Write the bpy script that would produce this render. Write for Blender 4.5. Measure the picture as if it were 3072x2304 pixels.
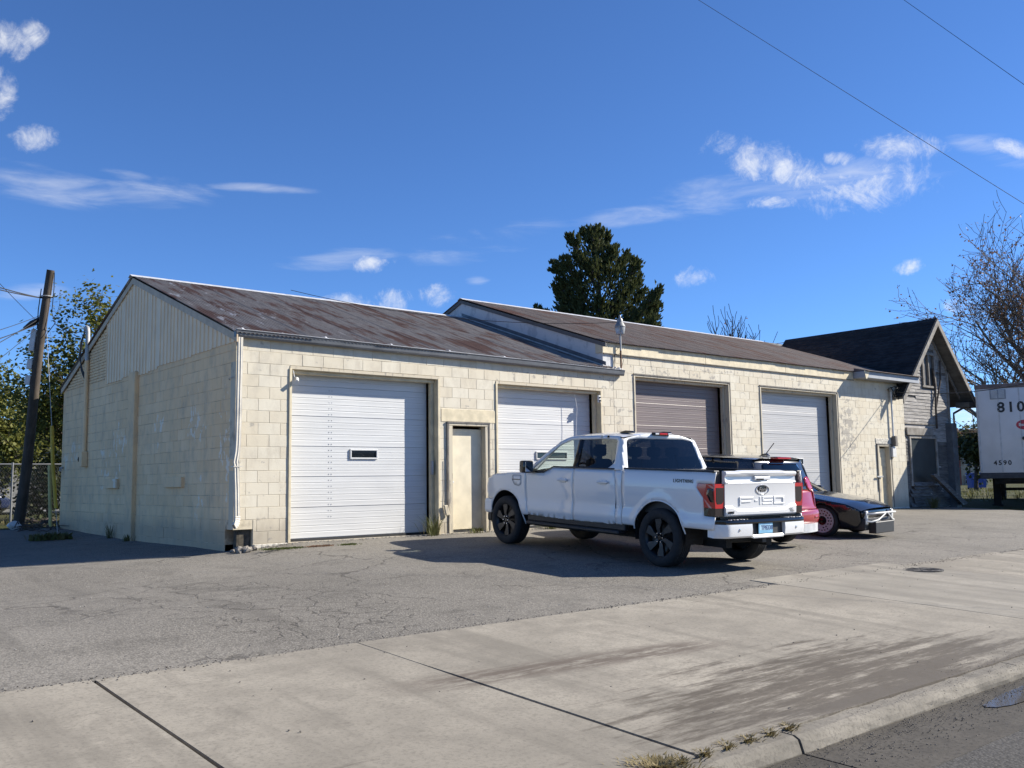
import bpy, bmesh, math, random
from math import sin, cos, pi, radians, sqrt, atan2
from mathutils import Vector, Matrix, noise
from mathutils.geometry import delaunay_2d_cdt
random.seed(7)
scene = bpy.context.scene
COL = scene.collection
for o in list(bpy.data.objects): bpy.data.objects.remove(o)

# ------------------------------------------------------------------ camera
CAMP = Vector((-6.3241, -14.7952, 1.0016))
YAW, PITCH, ROLL, FPX = 0.6953, 0.1045, -0.0145, 2780.5     # solved from the block courses
_f = Vector((sin(YAW)*cos(PITCH), cos(YAW)*cos(PITCH), sin(PITCH)))
_r0 = Vector((cos(YAW), -sin(YAW), 0)); _u0 = _r0.cross(_f)
_r = cos(ROLL)*_r0 + sin(ROLL)*_u0; _u = -sin(ROLL)*_r0 + cos(ROLL)*_u0
cam_d = bpy.data.cameras.new('camera'); cam = bpy.data.objects.new('camera', cam_d); COL.objects.link(cam)
cam_d.sensor_width = 36.0; cam_d.lens = FPX/3072*36.0; cam_d.clip_start = .1; cam_d.clip_end = 3000
cam.matrix_world = Matrix(((_r.x,_u.x,-_f.x,CAMP.x),(_r.y,_u.y,-_f.y,CAMP.y),(_r.z,_u.z,-_f.z,CAMP.z),(0,0,0,1)))
scene.camera = cam
scene.render.resolution_x = 1024; scene.render.resolution_y = 768

# ------------------------------------------------------------------ sun, sky
SUN_DIR = Vector((1.42, -.74, 1.0)).normalized()          # towards the sun
SUN_EL = math.asin(SUN_DIR.z); SUN_AZ = atan2(SUN_DIR.x, SUN_DIR.y)
sl = bpy.data.lights.new('sun', 'SUN'); sl.energy = 5.0; sl.angle = radians(.53); sl.color = (1, .94, .83)
so = bpy.data.objects.new('sun', sl); COL.objects.link(so)
so.rotation_euler = SUN_DIR.to_track_quat('Z', 'Y').to_euler(); so.location = (20, -20, 30)
scene.view_settings.view_transform = 'Standard'; scene.view_settings.look = 'None'
scene.view_settings.exposure = 0.92; scene.view_settings.gamma = 1; scene.view_settings.use_curve_mapping = False
SKY_STRENGTH = .086

def pix(x, y):                         # ray direction through a pixel of the 2212 x 1659 view of the photograph
    k = 3072/2212
    return _f + _r*((x*k-1536)/FPX) - _u*((y*k-1152)/FPX)
def onY(x, y, Y=0.0):
    d = pix(x, y); return CAMP + d*((Y-CAMP.y)/d.y)
def onX(x, y, X=0.0):
    d = pix(x, y); return CAMP + d*((X-CAMP.x)/d.x)
def atD(x, y, depth): return CAMP + pix(x, y)*depth

world = bpy.data.worlds.new('World'); scene.world = world; world.use_nodes = True
nt = world.node_tree; N = nt.nodes; LK = nt.links
for n in list(N): N.remove(n)
w_out = N.new('ShaderNodeOutputWorld'); w_bg = N.new('ShaderNodeBackground'); LK.new(w_bg.outputs[0], w_out.inputs[0])
sky = N.new('ShaderNodeTexSky'); sky.sky_type = 'NISHITA'; sky.sun_disc = False
sky.sun_elevation = SUN_EL; sky.sun_rotation = SUN_AZ; sky.air_density = .75; sky.dust_density = .0; sky.ozone_density = 8.5; sky.altitude = 200
w_bg.inputs[1].default_value = SKY_STRENGTH
def wn(t, **k):
    n = N.new(t)
    for a, b in k.items(): setattr(n, a, b)
    return n
def wmath(op, a, b=None, c=None, clamp=False):
    n = wn('ShaderNodeMath', operation=op, use_clamp=clamp)
    for i, v in enumerate((a, b, c)):
        if v is None: continue
        if isinstance(v, (int, float)): n.inputs[i].default_value = v
        else: LK.new(v, n.inputs[i])
    return n.outputs[0]
w_tc = wn('ShaderNodeTexCoord'); w_dir = w_tc.outputs['Generated']
def wdot(v):
    n = wn('ShaderNodeVectorMath', operation='DOT_PRODUCT'); LK.new(w_dir, n.inputs[0]); n.inputs[1].default_value = v
    return n.outputs['Value']
def wnoise(scale, detail, rough, vec=None, dist=0):
    n = wn('ShaderNodeTexNoise'); n.inputs['Scale'].default_value = scale; n.inputs['Detail'].default_value = detail
    n.inputs['Roughness'].default_value = rough; n.inputs['Distortion'].default_value = dist
    LK.new(vec if vec is not None else w_dir, n.inputs['Vector']); return n.outputs['Fac']
def blob(px, py, rx, ry, tilt=0):      # a cloud: its direction in the sky, half extents in pixels
    d = pix(px, py).normalized()
    ex = pix(px+1, py)-pix(px, py); e1 = (ex - d*ex.dot(d)).normalized(); e2 = d.cross(e1)
    s = (pix(px+1, py).normalized()-d).length
    a, b = e1*cos(tilt)+e2*sin(tilt), -e1*sin(tilt)+e2*cos(tilt)
    u = wdot(a/(rx*s)); v = wdot(b/(ry*s))
    u = wmath('MULTIPLY', u, u); r2 = wmath('MULTIPLY_ADD', v, v, u)
    f = wmath('SUBTRACT', 1.0, r2, clamp=True)
    return wmath('MULTIPLY', f, wmath('GREATER_THAN', wdot(d), 0.0))
def addup(L):
    a = L[0]
    for b in L[1:]: a = wmath('MAXIMUM', a, b)
    return a
puffs = addup([blob(*b) for b in [(10,85,95,62),(72,72,48,46),(0,200,52,95),(78,300,82,46),
    (1640,345,180,66,.25),(1720,375,140,58,.1),(1940,318,130,52),(1870,405,210,80,-.15),(1665,437,80,24),(1500,602,60,34),(1965,577,52,26,-.4),
    (850,650,62,40),(730,655,110,30),(945,640,52,38),(800,567,66,28),(2075,655,60,36),(2190,320,90,26,.3),(1815,345,60,24),(2095,900,60,50)]])
wisps = addup([blob(*b) for b in [(120,400,260,60,.2),(330,420,190,55,.08),(280,380,90,18,.2),(570,407,160,16,.05),(740,562,190,34,-.06),
    (1060,520,260,52,-.2),(1450,460,330,34,-.1),(1700,400,420,70,-.1),(2150,320,150,50,.3),(1030,606,40,14),(60,630,120,26)]])
n1 = wnoise(20, 10, .68, dist=1.1); n1b = wnoise(70, 8, .72, dist=.6)
wm = wn('ShaderNodeMapping'); wm.inputs['Rotation'].default_value = (0, 0, -YAW); wm.inputs['Scale'].default_value = (6, 6, 34)
LK.new(w_dir, wm.inputs['Vector']); n2 = wnoise(1.3, 7, .6, wm.outputs[0], .4)
def wstep(x, lo, hi):
    n = wn('ShaderNodeMapRange', interpolation_type='SMOOTHSTEP'); LK.new(x, n.inputs[0])
    n.inputs[1].default_value = lo; n.inputs[2].default_value = hi; return n.outputs[0]
nn = wmath('MULTIPLY_ADD', n1b, .35, wmath('MULTIPLY', n1, .65))
pm = wmath('MULTIPLY', wstep(wmath('MULTIPLY_ADD', nn, 2.3, wmath('MULTIPLY_ADD', puffs, .64, -1.42)), 0, .90), wstep(puffs, 0, .3))
wp = wmath('MULTIPLY', wmath('MULTIPLY', wstep(wmath('MULTIPLY_ADD', n2, 1.7, wmath('MULTIPLY_ADD', wisps, .6, -1.05)), 0, .9), wstep(wisps, 0, .6)), .50)
cm = wmath('MULTIPLY', wmath('MAXIMUM', pm, wp), .93)
mixc = wn('ShaderNodeMixRGB'); LK.new(cm, mixc.inputs[0]); tint = wn('ShaderNodeMixRGB', blend_type='MULTIPLY'); tint.inputs[0].default_value = 1; LK.new(sky.outputs[0], tint.inputs[1]); tint.inputs[2].default_value = (.90, 1.0, 1.10, 1); LK.new(tint.outputs[0], mixc.inputs[1]); mixc.inputs[2].default_value = (6.3, 6.4, 6.5, 1)
LK.new(mixc.outputs[0], w_bg.inputs[0])

# ------------------------------------------------------------------ ground height
def sm(a, b, x):
    t = max(0., min(1., (x-a)/(b-a))); return t*t*(3-2*t)
CURB_Y = -11.55
def gz(x, y):
    z = .045*min(y, 0) if y > -12.6 else .045*-12.6+.01*(-12.6-y)
    z -= (.13 + .10*sm(0, -4, x))*sm(1.2, -.6, x)*sm(-6.5, -.6, y)*(1-.85*sm(5, 11, y))
    z -= .04*sm(17, 24, x)*sm(-8, -2, y)
    return z
def onG(x, y):                         # pixel on the ground
    d = pix(x, y); t = 2.0
    for i in range(4000):
        p = CAMP + d*t
        if p.z <= gz(p.x, p.y): break
        t += .02 if t < 40 else .2
    return CAMP + d*t

# ------------------------------------------------------------------ object helpers
def link(o, parent=None):
    COL.objects.link(o)
    if parent is not None: o.parent = parent
    return o
def tag(o, label, cat, group=None, kind=None):
    if label: o['label'] = label
    if cat: o['category'] = cat
    if group: o['group'] = group
    if kind: o['kind'] = kind
    return o
def empty(name, loc=(0,0,0), rz=0, label=None, cat=None, group=None):
    o = bpy.data.objects.new(name, None); o.location = loc; o.rotation_euler = (0, 0, rz); o.empty_display_size = .2
    link(o); tag(o, label, cat, group); return o
def mesh_obj(name, me, mat=None, parent=None):
    o = bpy.data.objects.new(name, me)
    if mat is not None and not me.materials: me.materials.append(mat)
    return link(o, parent)
def smooth(me, ang=35):
    me.shade_smooth()
    if ang < 179: me.set_sharp_from_angle(angle=radians(ang))
def obj(name, bm, mat, parent=None, sm_ang=None, recalc=True):
    if recalc: bmesh.ops.recalc_face_normals(bm, faces=bm.faces)
    me = bpy.data.meshes.new(name); bm.to_mesh(me); bm.free()
    if isinstance(mat, (list, tuple)):
        for m in mat: me.materials.append(m)
    else: me.materials.append(mat)
    if sm_ang: smooth(me, sm_ang)
    return link(bpy.data.objects.new(name, me), parent)
def struct(name, bm, mat, parent=None, **k):
    o = obj(name, bm, mat, parent, **k)
    if parent is None: o['kind'] = 'structure'
    return o
BM = bmesh.new
def box(bm, x0, x1, y0, y1, z0, z1, bev=0, mi=0, M=None):
    x0, x1 = min(x0,x1), max(x0,x1); y0, y1 = min(y0,y1), max(y0,y1); z0, z1 = min(z0,z1), max(z0,z1)
    vs = [bm.verts.new((x, y, z)) for z in (z0, z1) for y in (y0, y1) for x in (x0, x1)]
    F = [bm.faces.new([vs[i] for i in q]) for q in ((0,2,3,1),(4,5,7,6),(0,1,5,4),(2,6,7,3),(0,4,6,2),(1,3,7,5))]
    for f in F: f.material_index = mi
    if bev > 0:
        es = list({e for f in F for e in f.edges})
        r = bmesh.ops.bevel(bm, geom=es, offset=bev, segments=1 if bev < .02 else 2, affect='EDGES', profile=.5)
        vs = list({v for f in r['faces'] for v in f.verts} | {v for v in vs if v.is_valid})
        for f in r['faces']: f.material_index = mi
    if M is not None:
        for v in vs: v.co = M @ v.co
    return vs
def tube(bm, pts, r, seg=8, cap=True, mi=0, taper=None):
    pts = [Vector(p) for p in pts]; rings = []
    up = Vector((0, 0, 1))
    prev = None
    for i, p in enumerate(pts):
        t = (pts[min(i+1, len(pts)-1)] - pts[max(i-1, 0)]).normalized()
        if prev is None: a = t.orthogonal().normalized()
        else:
            a = prev - t*prev.dot(t)
            a = a.normalized() if a.length > 1e-6 else t.orthogonal().normalized()
        prev = a; b = t.cross(a)
        rr = r if taper is None else (r + (taper-r)*i/(len(pts)-1))
        if isinstance(r, (list, tuple)): rr = r[i]
        rings.append([bm.verts.new(p + (a*cos(2*pi*k/seg) + b*sin(2*pi*k/seg))*rr) for k in range(seg)])
    for i in range(len(rings)-1):
        for k in range(seg):
            f = bm.faces.new((rings[i][k], rings[i][(k+1)%seg], rings[i+1][(k+1)%seg], rings[i+1][k])); f.material_index = mi
    if cap and seg > 2:
        for f in (bm.faces.new(rings[0][::-1]), bm.faces.new(rings[-1])): f.material_index = mi
    return rings
def prism(bm, pts, axis, a, b, mi=0):   # polygon in the two other axes extruded along axis
    def P(p, t):
        if axis == 0: return (t, p[0], p[1])
        if axis == 1: return (p[0], t, p[1])
        return (p[0], p[1], t)
    A = [bm.verts.new(P(p, a)) for p in pts]; B = [bm.verts.new(P(p, b)) for p in pts]
    n = len(pts); F = [bm.faces.new(A[::-1]), bm.faces.new(B)]
    F += [bm.faces.new((A[i], A[(i+1)%n], B[(i+1)%n], B[i])) for i in range(n)]
    for f in F: f.material_index = mi
    return A+B
def lathe(bm, prof, seg=32, axis='Y', mi=0, M=None):  # prof: (radius, along)
    rings = []
    for r, h in prof:
        ring = []
        for k in range(seg):
            a = 2*pi*k/seg
            p = Vector((r*cos(a), h, r*sin(a))) if axis == 'Y' else Vector((r*cos(a), r*sin(a), h))
            ring.append(bm.verts.new(M @ p if M is not None else p))
        rings.append(ring)
    for i in range(len(rings)-1):
        for k in range(seg):
            f = bm.faces.new((rings[i][k], rings[i][(k+1)%seg], rings[i+1][(k+1)%seg], rings[i+1][k])); f.material_index = mi
    return rings
def grid(bm, nu, nv, fn, mi=0):
    V = [[bm.verts.new(fn(i/nu, j/nv)) for j in range(nv+1)] for i in range(nu+1)]
    for i in range(nu):
        for j in range(nv):
            f = bm.faces.new((V[i][j], V[i+1][j], V[i+1][j+1], V[i][j+1])); f.material_index = mi
    return V
def text_bm(s, size, depth=.004, shear=0, bold=0, spacing=1.0, align='CENTER'):
    c = bpy.data.curves.new('t', 'FONT'); c.body = s; c.size = size; c.extrude = depth; c.shear = shear; c.offset = bold
    c.align_x = align; c.align_y = 'CENTER'; c.space_character = spacing; c.resolution_u = 3
    o = bpy.data.objects.new('t', c); COL.objects.link(o)
    bpy.context.view_layer.update()
    me = bpy.data.meshes.new_from_object(o.evaluated_get(bpy.context.evaluated_depsgraph_get()))
    bm = BM(); bm.from_mesh(me); bpy.data.objects.remove(o); bpy.data.curves.remove(c); bpy.data.meshes.remove(me)
    return bm
def text_obj(name, s, size, M, mat, parent, **k):
    bm = text_bm(s, size, **k); bm.transform(M); return obj(name, bm, mat, parent)
def copy_obj(o, parent=None, deep=True):
    c = o.copy(); COL.objects.link(c); c.parent = parent
    if deep:
        for ch in list(o.children): copy_obj(ch, c)
    return c
def frame(origin, xdir, ydir):           # matrix mapping text plane (x right, y up) to the world
    x = Vector(xdir).normalized(); y = Vector(ydir); y = (y - x*y.dot(x)).normalized(); z = x.cross(y); o = Vector(origin)
    return Matrix(((x.x,y.x,z.x,o.x),(x.y,y.y,z.y,o.y),(x.z,y.z,z.z,o.z),(0,0,0,1)))

# ------------------------------------------------------------------ materials
class MT:
    def __init__(s, name):
        s.m = bpy.data.materials.new(name); s.m.use_nodes = True; s.t = s.m.node_tree; s.N = s.t.nodes; s.L = s.t.links
        s.b = s.N['Principled BSDF']; s.out = s.N['Material Output']
    def n(s, t, **k):
        x = s.N.new(t)
        for a, b in k.items(): setattr(x, a, b)
        return x
    def set(s, **k):
        for a, v in k.items():
            i = s.b.inputs[{'col':'Base Color','rough':'Roughness','metal':'Metallic','spec':'Specular IOR Level','coat':'Coat Weight','coatr':'Coat Roughness','trans':'Transmission Weight','ior':'IOR','em':'Emission Color','ems':'Emission Strength','sub':'Subsurface Weight'}[a]]
            if hasattr(v, 'is_linked') or isinstance(v, bpy.types.NodeSocket): s.L.new(v, i)
            else: i.default_value = (*v, 1) if isinstance(v, tuple) and len(v) == 3 else v
        return s
    def coord(s, kind='Object', scale=(1,1,1), rot=(0,0,0), loc=(0,0,0)):
        tc = s.n('ShaderNodeTexCoord'); mp = s.n('ShaderNodeMapping'); s.L.new(tc.outputs[kind], mp.inputs[0])
        mp.inputs['Scale'].default_value = scale; mp.inputs['Rotation'].default_value = rot; mp.inputs['Location'].default_value = loc
        return mp.outputs[0]
    def pos(s, scale=(1,1,1), rot=(0,0,0), loc=(0,0,0)):
        g = s.n('ShaderNodeNewGeometry'); mp = s.n('ShaderNodeMapping'); s.L.new(g.outputs['Position'], mp.inputs[0])
        mp.inputs['Scale'].default_value = scale; mp.inputs['Rotation'].default_value = rot; mp.inputs['Location'].default_value = loc
        return mp.outputs[0]
    def noise(s, vec, scale=1, detail=4, rough=.55, dist=0):
        x = s.n('ShaderNodeTexNoise'); s.L.new(vec, x.inputs['Vector']); x.inputs['Scale'].default_value = scale
        x.inputs['Detail'].default_value = detail; x.inputs['Roughness'].default_value = rough; x.inputs['Distortion'].default_value = dist
        return x.outputs['Fac']
    def voro(s, vec, scale=1, feature='F1', rnd=1):
        x = s.n('ShaderNodeTexVoronoi', feature=feature); s.L.new(vec, x.inputs['Vector']); x.inputs['Scale'].default_value = scale
        x.inputs['Randomness'].default_value = rnd
        return x.outputs['Distance']
    def math(s, op, a, b=None, c=None, clamp=False):
        x = s.n('ShaderNodeMath', operation=op, use_clamp=clamp)
        for i, v in enumerate((a, b, c)):
            if v is None: continue
            if isinstance(v, (int, float)): x.inputs[i].default_value = v
            else: s.L.new(v, x.inputs[i])
        return x.outputs[0]
    def ramp(s, x, lo, hi, a=0., b=1., smoothstep=True):
        r = s.n('ShaderNodeMapRange', interpolation_type='SMOOTHSTEP' if smoothstep else 'LINEAR'); s.L.new(x, r.inputs[0])
        for i, v in enumerate((lo, hi, a, b)): r.inputs[i+1].default_value = v
        return r.outputs[0]
    def mix(s, f, a, b, mode='MIX'):
        x = s.n('ShaderNodeMixRGB', blend_type=mode)
        for i, v in enumerate((f, a, b)):
            if isinstance(v, (int, float)): x.inputs[i].default_value = v if i == 0 else (v, v, v, 1)
            elif isinstance(v, tuple): x.inputs[i].default_value = (*v, 1)
            else: s.L.new(v, x.inputs[i])
        return x.outputs[0]
    def rand(s):
        return s.n('ShaderNodeObjectInfo').outputs['Random']
    def sep(s, vec):
        x = s.n('ShaderNodeSeparateXYZ'); s.L.new(vec, x.inputs[0]); return x.outputs
    def comb(s, *a):
        x = s.n('ShaderNodeCombineXYZ')
        for i, v in enumerate(a):
            if isinstance(v, (int, float)): x.inputs[i].default_value = v
            else: s.L.new(v, x.inputs[i])
        return x.outputs[0]
    def bump(s, h, strength=.3, dist=.01):
        x = s.n('ShaderNodeBump'); s.L.new(h, x.inputs['Height']); x.inputs['Strength'].default_value = strength; x.inputs['Distance'].default_value = dist
        s.L.new(x.outputs[0], s.b.inputs['Normal']); return s
def plain(name, col, rough=.5, metal=0, var=.12, scale=6, **k):
    m = MT(name); v = m.noise(m.coord(scale=(scale,)*3), 1, 5)
    c = m.mix(m.ramp(v, .3, .7), tuple(x*(1-var) for x in col), tuple(min(1, x*(1+var)) for x in col))
    return m.set(col=c, rough=rough, metal=metal, **k).m
M = {}
def cream(name, side=False):
    m = MT(name); p = m.pos(); big = m.noise(p, .9, 5, .6); fine = m.noise(p, 38, 4, .6); r = m.rand()
    base = m.mix(m.ramp(big, .3, .7), (.575,.525,.42), (.625,.58,.475))
    base = m.mix(m.math('MULTIPLY', r, .5), base, (.53,.455,.33))
    if side: base = m.mix(1, base, (1.46,1.13,.80), 'MULTIPLY')  # same cream, with warm fill light for the shaded wall put into its colour
    dirt = m.math('MULTIPLY', m.ramp(m.noise(m.pos((2.2,2.2,1.1)), 1.6, 8, .68), .44, .74), .50)
    base = m.mix(dirt, base, (.36,.31,.24))
    zz_ = m.sep(p)[2]; base = m.mix(m.math('MULTIPLY', m.ramp(m.math('SUBTRACT', zz_, m.math('MULTIPLY', big, .5)), .28, -.15), .55), base, (.27,.235,.185))
    spl = m.math('MULTIPLY', m.ramp(fine, .62, .72), m.ramp(m.noise(p, 2.5, 3), .45, .65))
    base = m.mix(m.math('MULTIPLY', spl, .5), base, (.30,.28,.25))
    if side:
        x, y, z = m.sep(m.pos())
        tot = None
        for (cy, cz, ry, rz) in [(1.75,2.15,.75,.65),(1.55,.75,.35,.6),(6.0,2.0,.9,.6),(6.15,1.15,.35,.7),(7.1,1.5,.6,.8),(9.6,1.9,.7,.5),(3.6,2.1,.5,.5),(10.3,1.6,.4,.6),(.35,1.6,.4,1.5)]:
            a = m.math('DIVIDE', m.math('SUBTRACT', y, cy), ry); b = m.math('DIVIDE', m.math('SUBTRACT', z, cz), rz)
            f = m.math('SUBTRACT', 1, m.math('MULTIPLY_ADD', b, b, m.math('MULTIPLY', a, a)), clamp=True)
            tot = f if tot is None else m.math('MAXIMUM', tot, f)
        pn = m.noise(m.pos((1,3.4,2.2)), 1.7, 8, .62)
        peel = m.ramp(m.math('ADD', pn, m.math('MULTIPLY', tot, .18)),   .70, .715)
        base = m.mix(peel, base, (.84,.72,.56))
    else:
        pn = m.noise(m.pos((2.4,1,3)), 2.1, 8, .65); x, y, z = m.sep(m.pos())
        tot = None
        for (cx, cz, rx, rz, w) in [(19.0,2.3,.75,1.3,.20),(19.5,1.0,1.2,.9,.12),(9.2,2.3,.7,1.0,.075),(7.0,3.15,1.6,.25,.08),(2.4,3.15,1.5,.2,.03),(12.5,3.65,2.0,.3,.10),(10.3,3.6,1.2,.3,.09),(14.0,2.4,.9,1.4,.07),(16.5,3.7,2.2,.3,.08),(21.0,2.8,1.5,1.2,.06),(13.5,.8,.8,.9,.08),(.5,.6,.6,.8,.05),(8.9,3.3,.5,.5,.10),(5.6,1.1,.5,1.2,.05),(22.,2.,.5,2.,.05)]:
            a = m.math('DIVIDE', m.math('SUBTRACT', x, cx), rx); b = m.math('DIVIDE', m.math('SUBTRACT', z, cz), rz)
            f = m.math('MULTIPLY', m.math('SUBTRACT', 1, m.math('MULTIPLY_ADD', b, b, m.math('MULTIPLY', a, a)), clamp=True), w)
            tot = f if tot is None else m.math('MAXIMUM', tot, f)
        peel = m.ramp(m.math('ADD', pn, tot), .62, .70)
        base = m.mix(m.math('MULTIPLY', peel, .68), base, (.23,.215,.20))
    h = m.math('MULTIPLY_ADD', fine, .6, m.math('MULTIPLY', m.noise(p, 90, 3), .4))
    return m.set(col=base, rough=.72, spec=.3).bump(h, .35, .006).m
M['cream'] = cream('cream_masonry_paint'); M['cream_side'] = cream('cream_side_warm_fill', True)
def mortar(name, a, b, amt):
    m = MT(name); n = m.noise(m.pos(), 1.9, 7, .68); return m.set(col=m.mix(m.ramp(n, amt-.08, amt+.08), a, b), rough=.9).m
M['mortar'] = mortar('painted_mortar', (.55,.485,.36), (.34,.295,.22), .57)
M['mortar_side'] = mortar('painted_mortar_side', (.68,.53,.35), (.30,.235,.16), .53)
M['cream_trim'] = plain('cream_trim_paint', (.56,.48,.325), .55, var=.14, scale=5)
M['cream_door'] = plain('cream_door_paint', (.64,.57,.42), .5, var=.10, scale=3)
def weathered_paint(name, a, b, amt=.5, sc=(9,9,2)):
    m = MT(name); n = m.noise(m.pos(sc), 1.5, 7, .65); c = m.mix(m.ramp(n, amt-.05, amt+.05), a, b)
    return m.set(col=c, rough=.75).bump(n, .3, .01).m
M['jamb'] = weathered_paint('peeling_jamb_paint', (.50,.44,.33), (.28,.25,.21), .60)
M['jamb_dark'] = weathered_paint('bare_jamb_wood', (.16,.145,.125), (.10,.09,.08), .5)
def garage(name, col, var=.06):
    m = MT(name); p = m.pos(); n = m.noise(m.pos((1,1,4)), 1.2, 5); fine = m.noise(m.pos((5,5,5)), 3, 6, .7)
    c = m.mix(m.ramp(n, .3, .7), tuple(x*(1-var) for x in col), col)
    c = m.mix(m.math('MULTIPLY', m.ramp(fine, .6, .8), .18), c, tuple(x*.55 for x in col))
    return m.set(col=c, rough=.42, spec=.4).m
M['door_white'] = garage('white_door_enamel', (.575,.575,.565)); M['door_taupe'] = garage('taupe_door_enamel', (.17,.135,.128), .08); M['door_grey'] = garage('grey_door_enamel', (.44,.435,.43), .07)
M['black_glass'] = MT('dark_window_glass').set(col=(.01,.012,.014), rough=.06, spec=.6).m
M['rubber'] = plain('black_rubber', (.02,.02,.021), .75, var=.2)
def roofmat(name, base, rust_amt, dark=1.0, white=0):
    m = MT(name); r = m.rand(); x, y, z = m.sep(m.pos())
    s1 = m.noise(m.pos((5.5,.55,1)), 1.0, 8, .62); s2 = m.noise(m.pos((1.2,.5,1), loc=(3,7,0)), 1.0, 6, .6); fine = m.noise(m.pos((30,2.5,3)), 1, 6, .7)
    c = m.mix(m.ramp(fine, .3, .7), tuple(v*.72 for v in base), tuple(v*1.18 for v in base))
    c = m.mix(m.math('MULTIPLY', r, .10), c, tuple(v*.7 for v in base))
    f = m.ramp(m.math('MULTIPLY_ADD', s1, .55, m.math('MULTIPLY_ADD', s2, .55, m.math('MULTIPLY', r, .05))), rust_amt, rust_amt+.09)
    c = m.mix(m.math('MULTIPLY', f, .85), c, m.mix(fine, (.06,.028,.018), (.14,.065,.04)))
    if white:
        g = m.ramp(m.noise(m.pos((3,.8,1), loc=(9,1,0)), 1.6, 8, .7), .58, .66); xm = m.ramp(x, 3.8, .2)
        c = m.mix(m.math('MULTIPLY', m.math('MULTIPLY', g, xm), .8), c, (.5,.5,.5))
    return m.set(col=c, rough=.7, metal=.0, spec=.3).bump(fine, .2, .004).m
M['roof_a'] = roofmat('rusting_galvanised_roof', (.20,.183,.168), .555, white=1)
M['roof_b'] = roofmat('brown_galvanised_roof', (.135,.112,.10), .575)
M['ridge'] = plain('bright_ridge_cap', (.62,.62,.62), .4, .2, var=.15)
M['gutter'] = plain('grey_gutter_metal', (.115,.12,.128), .42, .2, var=.16, scale=4)
M['gutter_lip'] = plain('white_gutter_lip', (.6,.6,.6), .4, .1, var=.1)
M['siding'] = plain('tan_metal_siding', (.82,.61,.37), .5, var=.06, scale=2)
M['siding_trim'] = plain('tan_rake_trim', (.50,.39,.26), .6, var=.12)
M['stucco'] = weathered_paint('grey_white_parapet_paint', (.56,.555,.55), (.43,.435,.44), .55, (1.6,1.6,1.2))
M['spout'] = plain('cream_spout_enamel', (.56,.52,.44), .45, var=.10)
M['white_metal'] = plain('white_painted_metal', (.64,.63,.60), .45, var=.07)
M['grey_metal'] = plain('grey_painted_metal', (.36,.36,.35), .5, .2, var=.15)
M['rusty'] = plain('rusty_pipe', (.17,.095,.06), .8, .2, var=.4, scale=14)
M['black_wire'] = MT('black_cable').set(col=(.015,.015,.016), rough=.6).m
M['clear_glass'] = MT('ribbed_lamp_glass').set(col=(.5,.51,.5), rough=.3, trans=.5, ior=1.3).m
M['rubble'] = plain('broken_block', (.20,.18,.155), .95, var=.5, scale=20)
M['concrete_lintel'] = plain('rough_lintel', (.47,.44,.38), .9, var=.35, scale=24)
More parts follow.
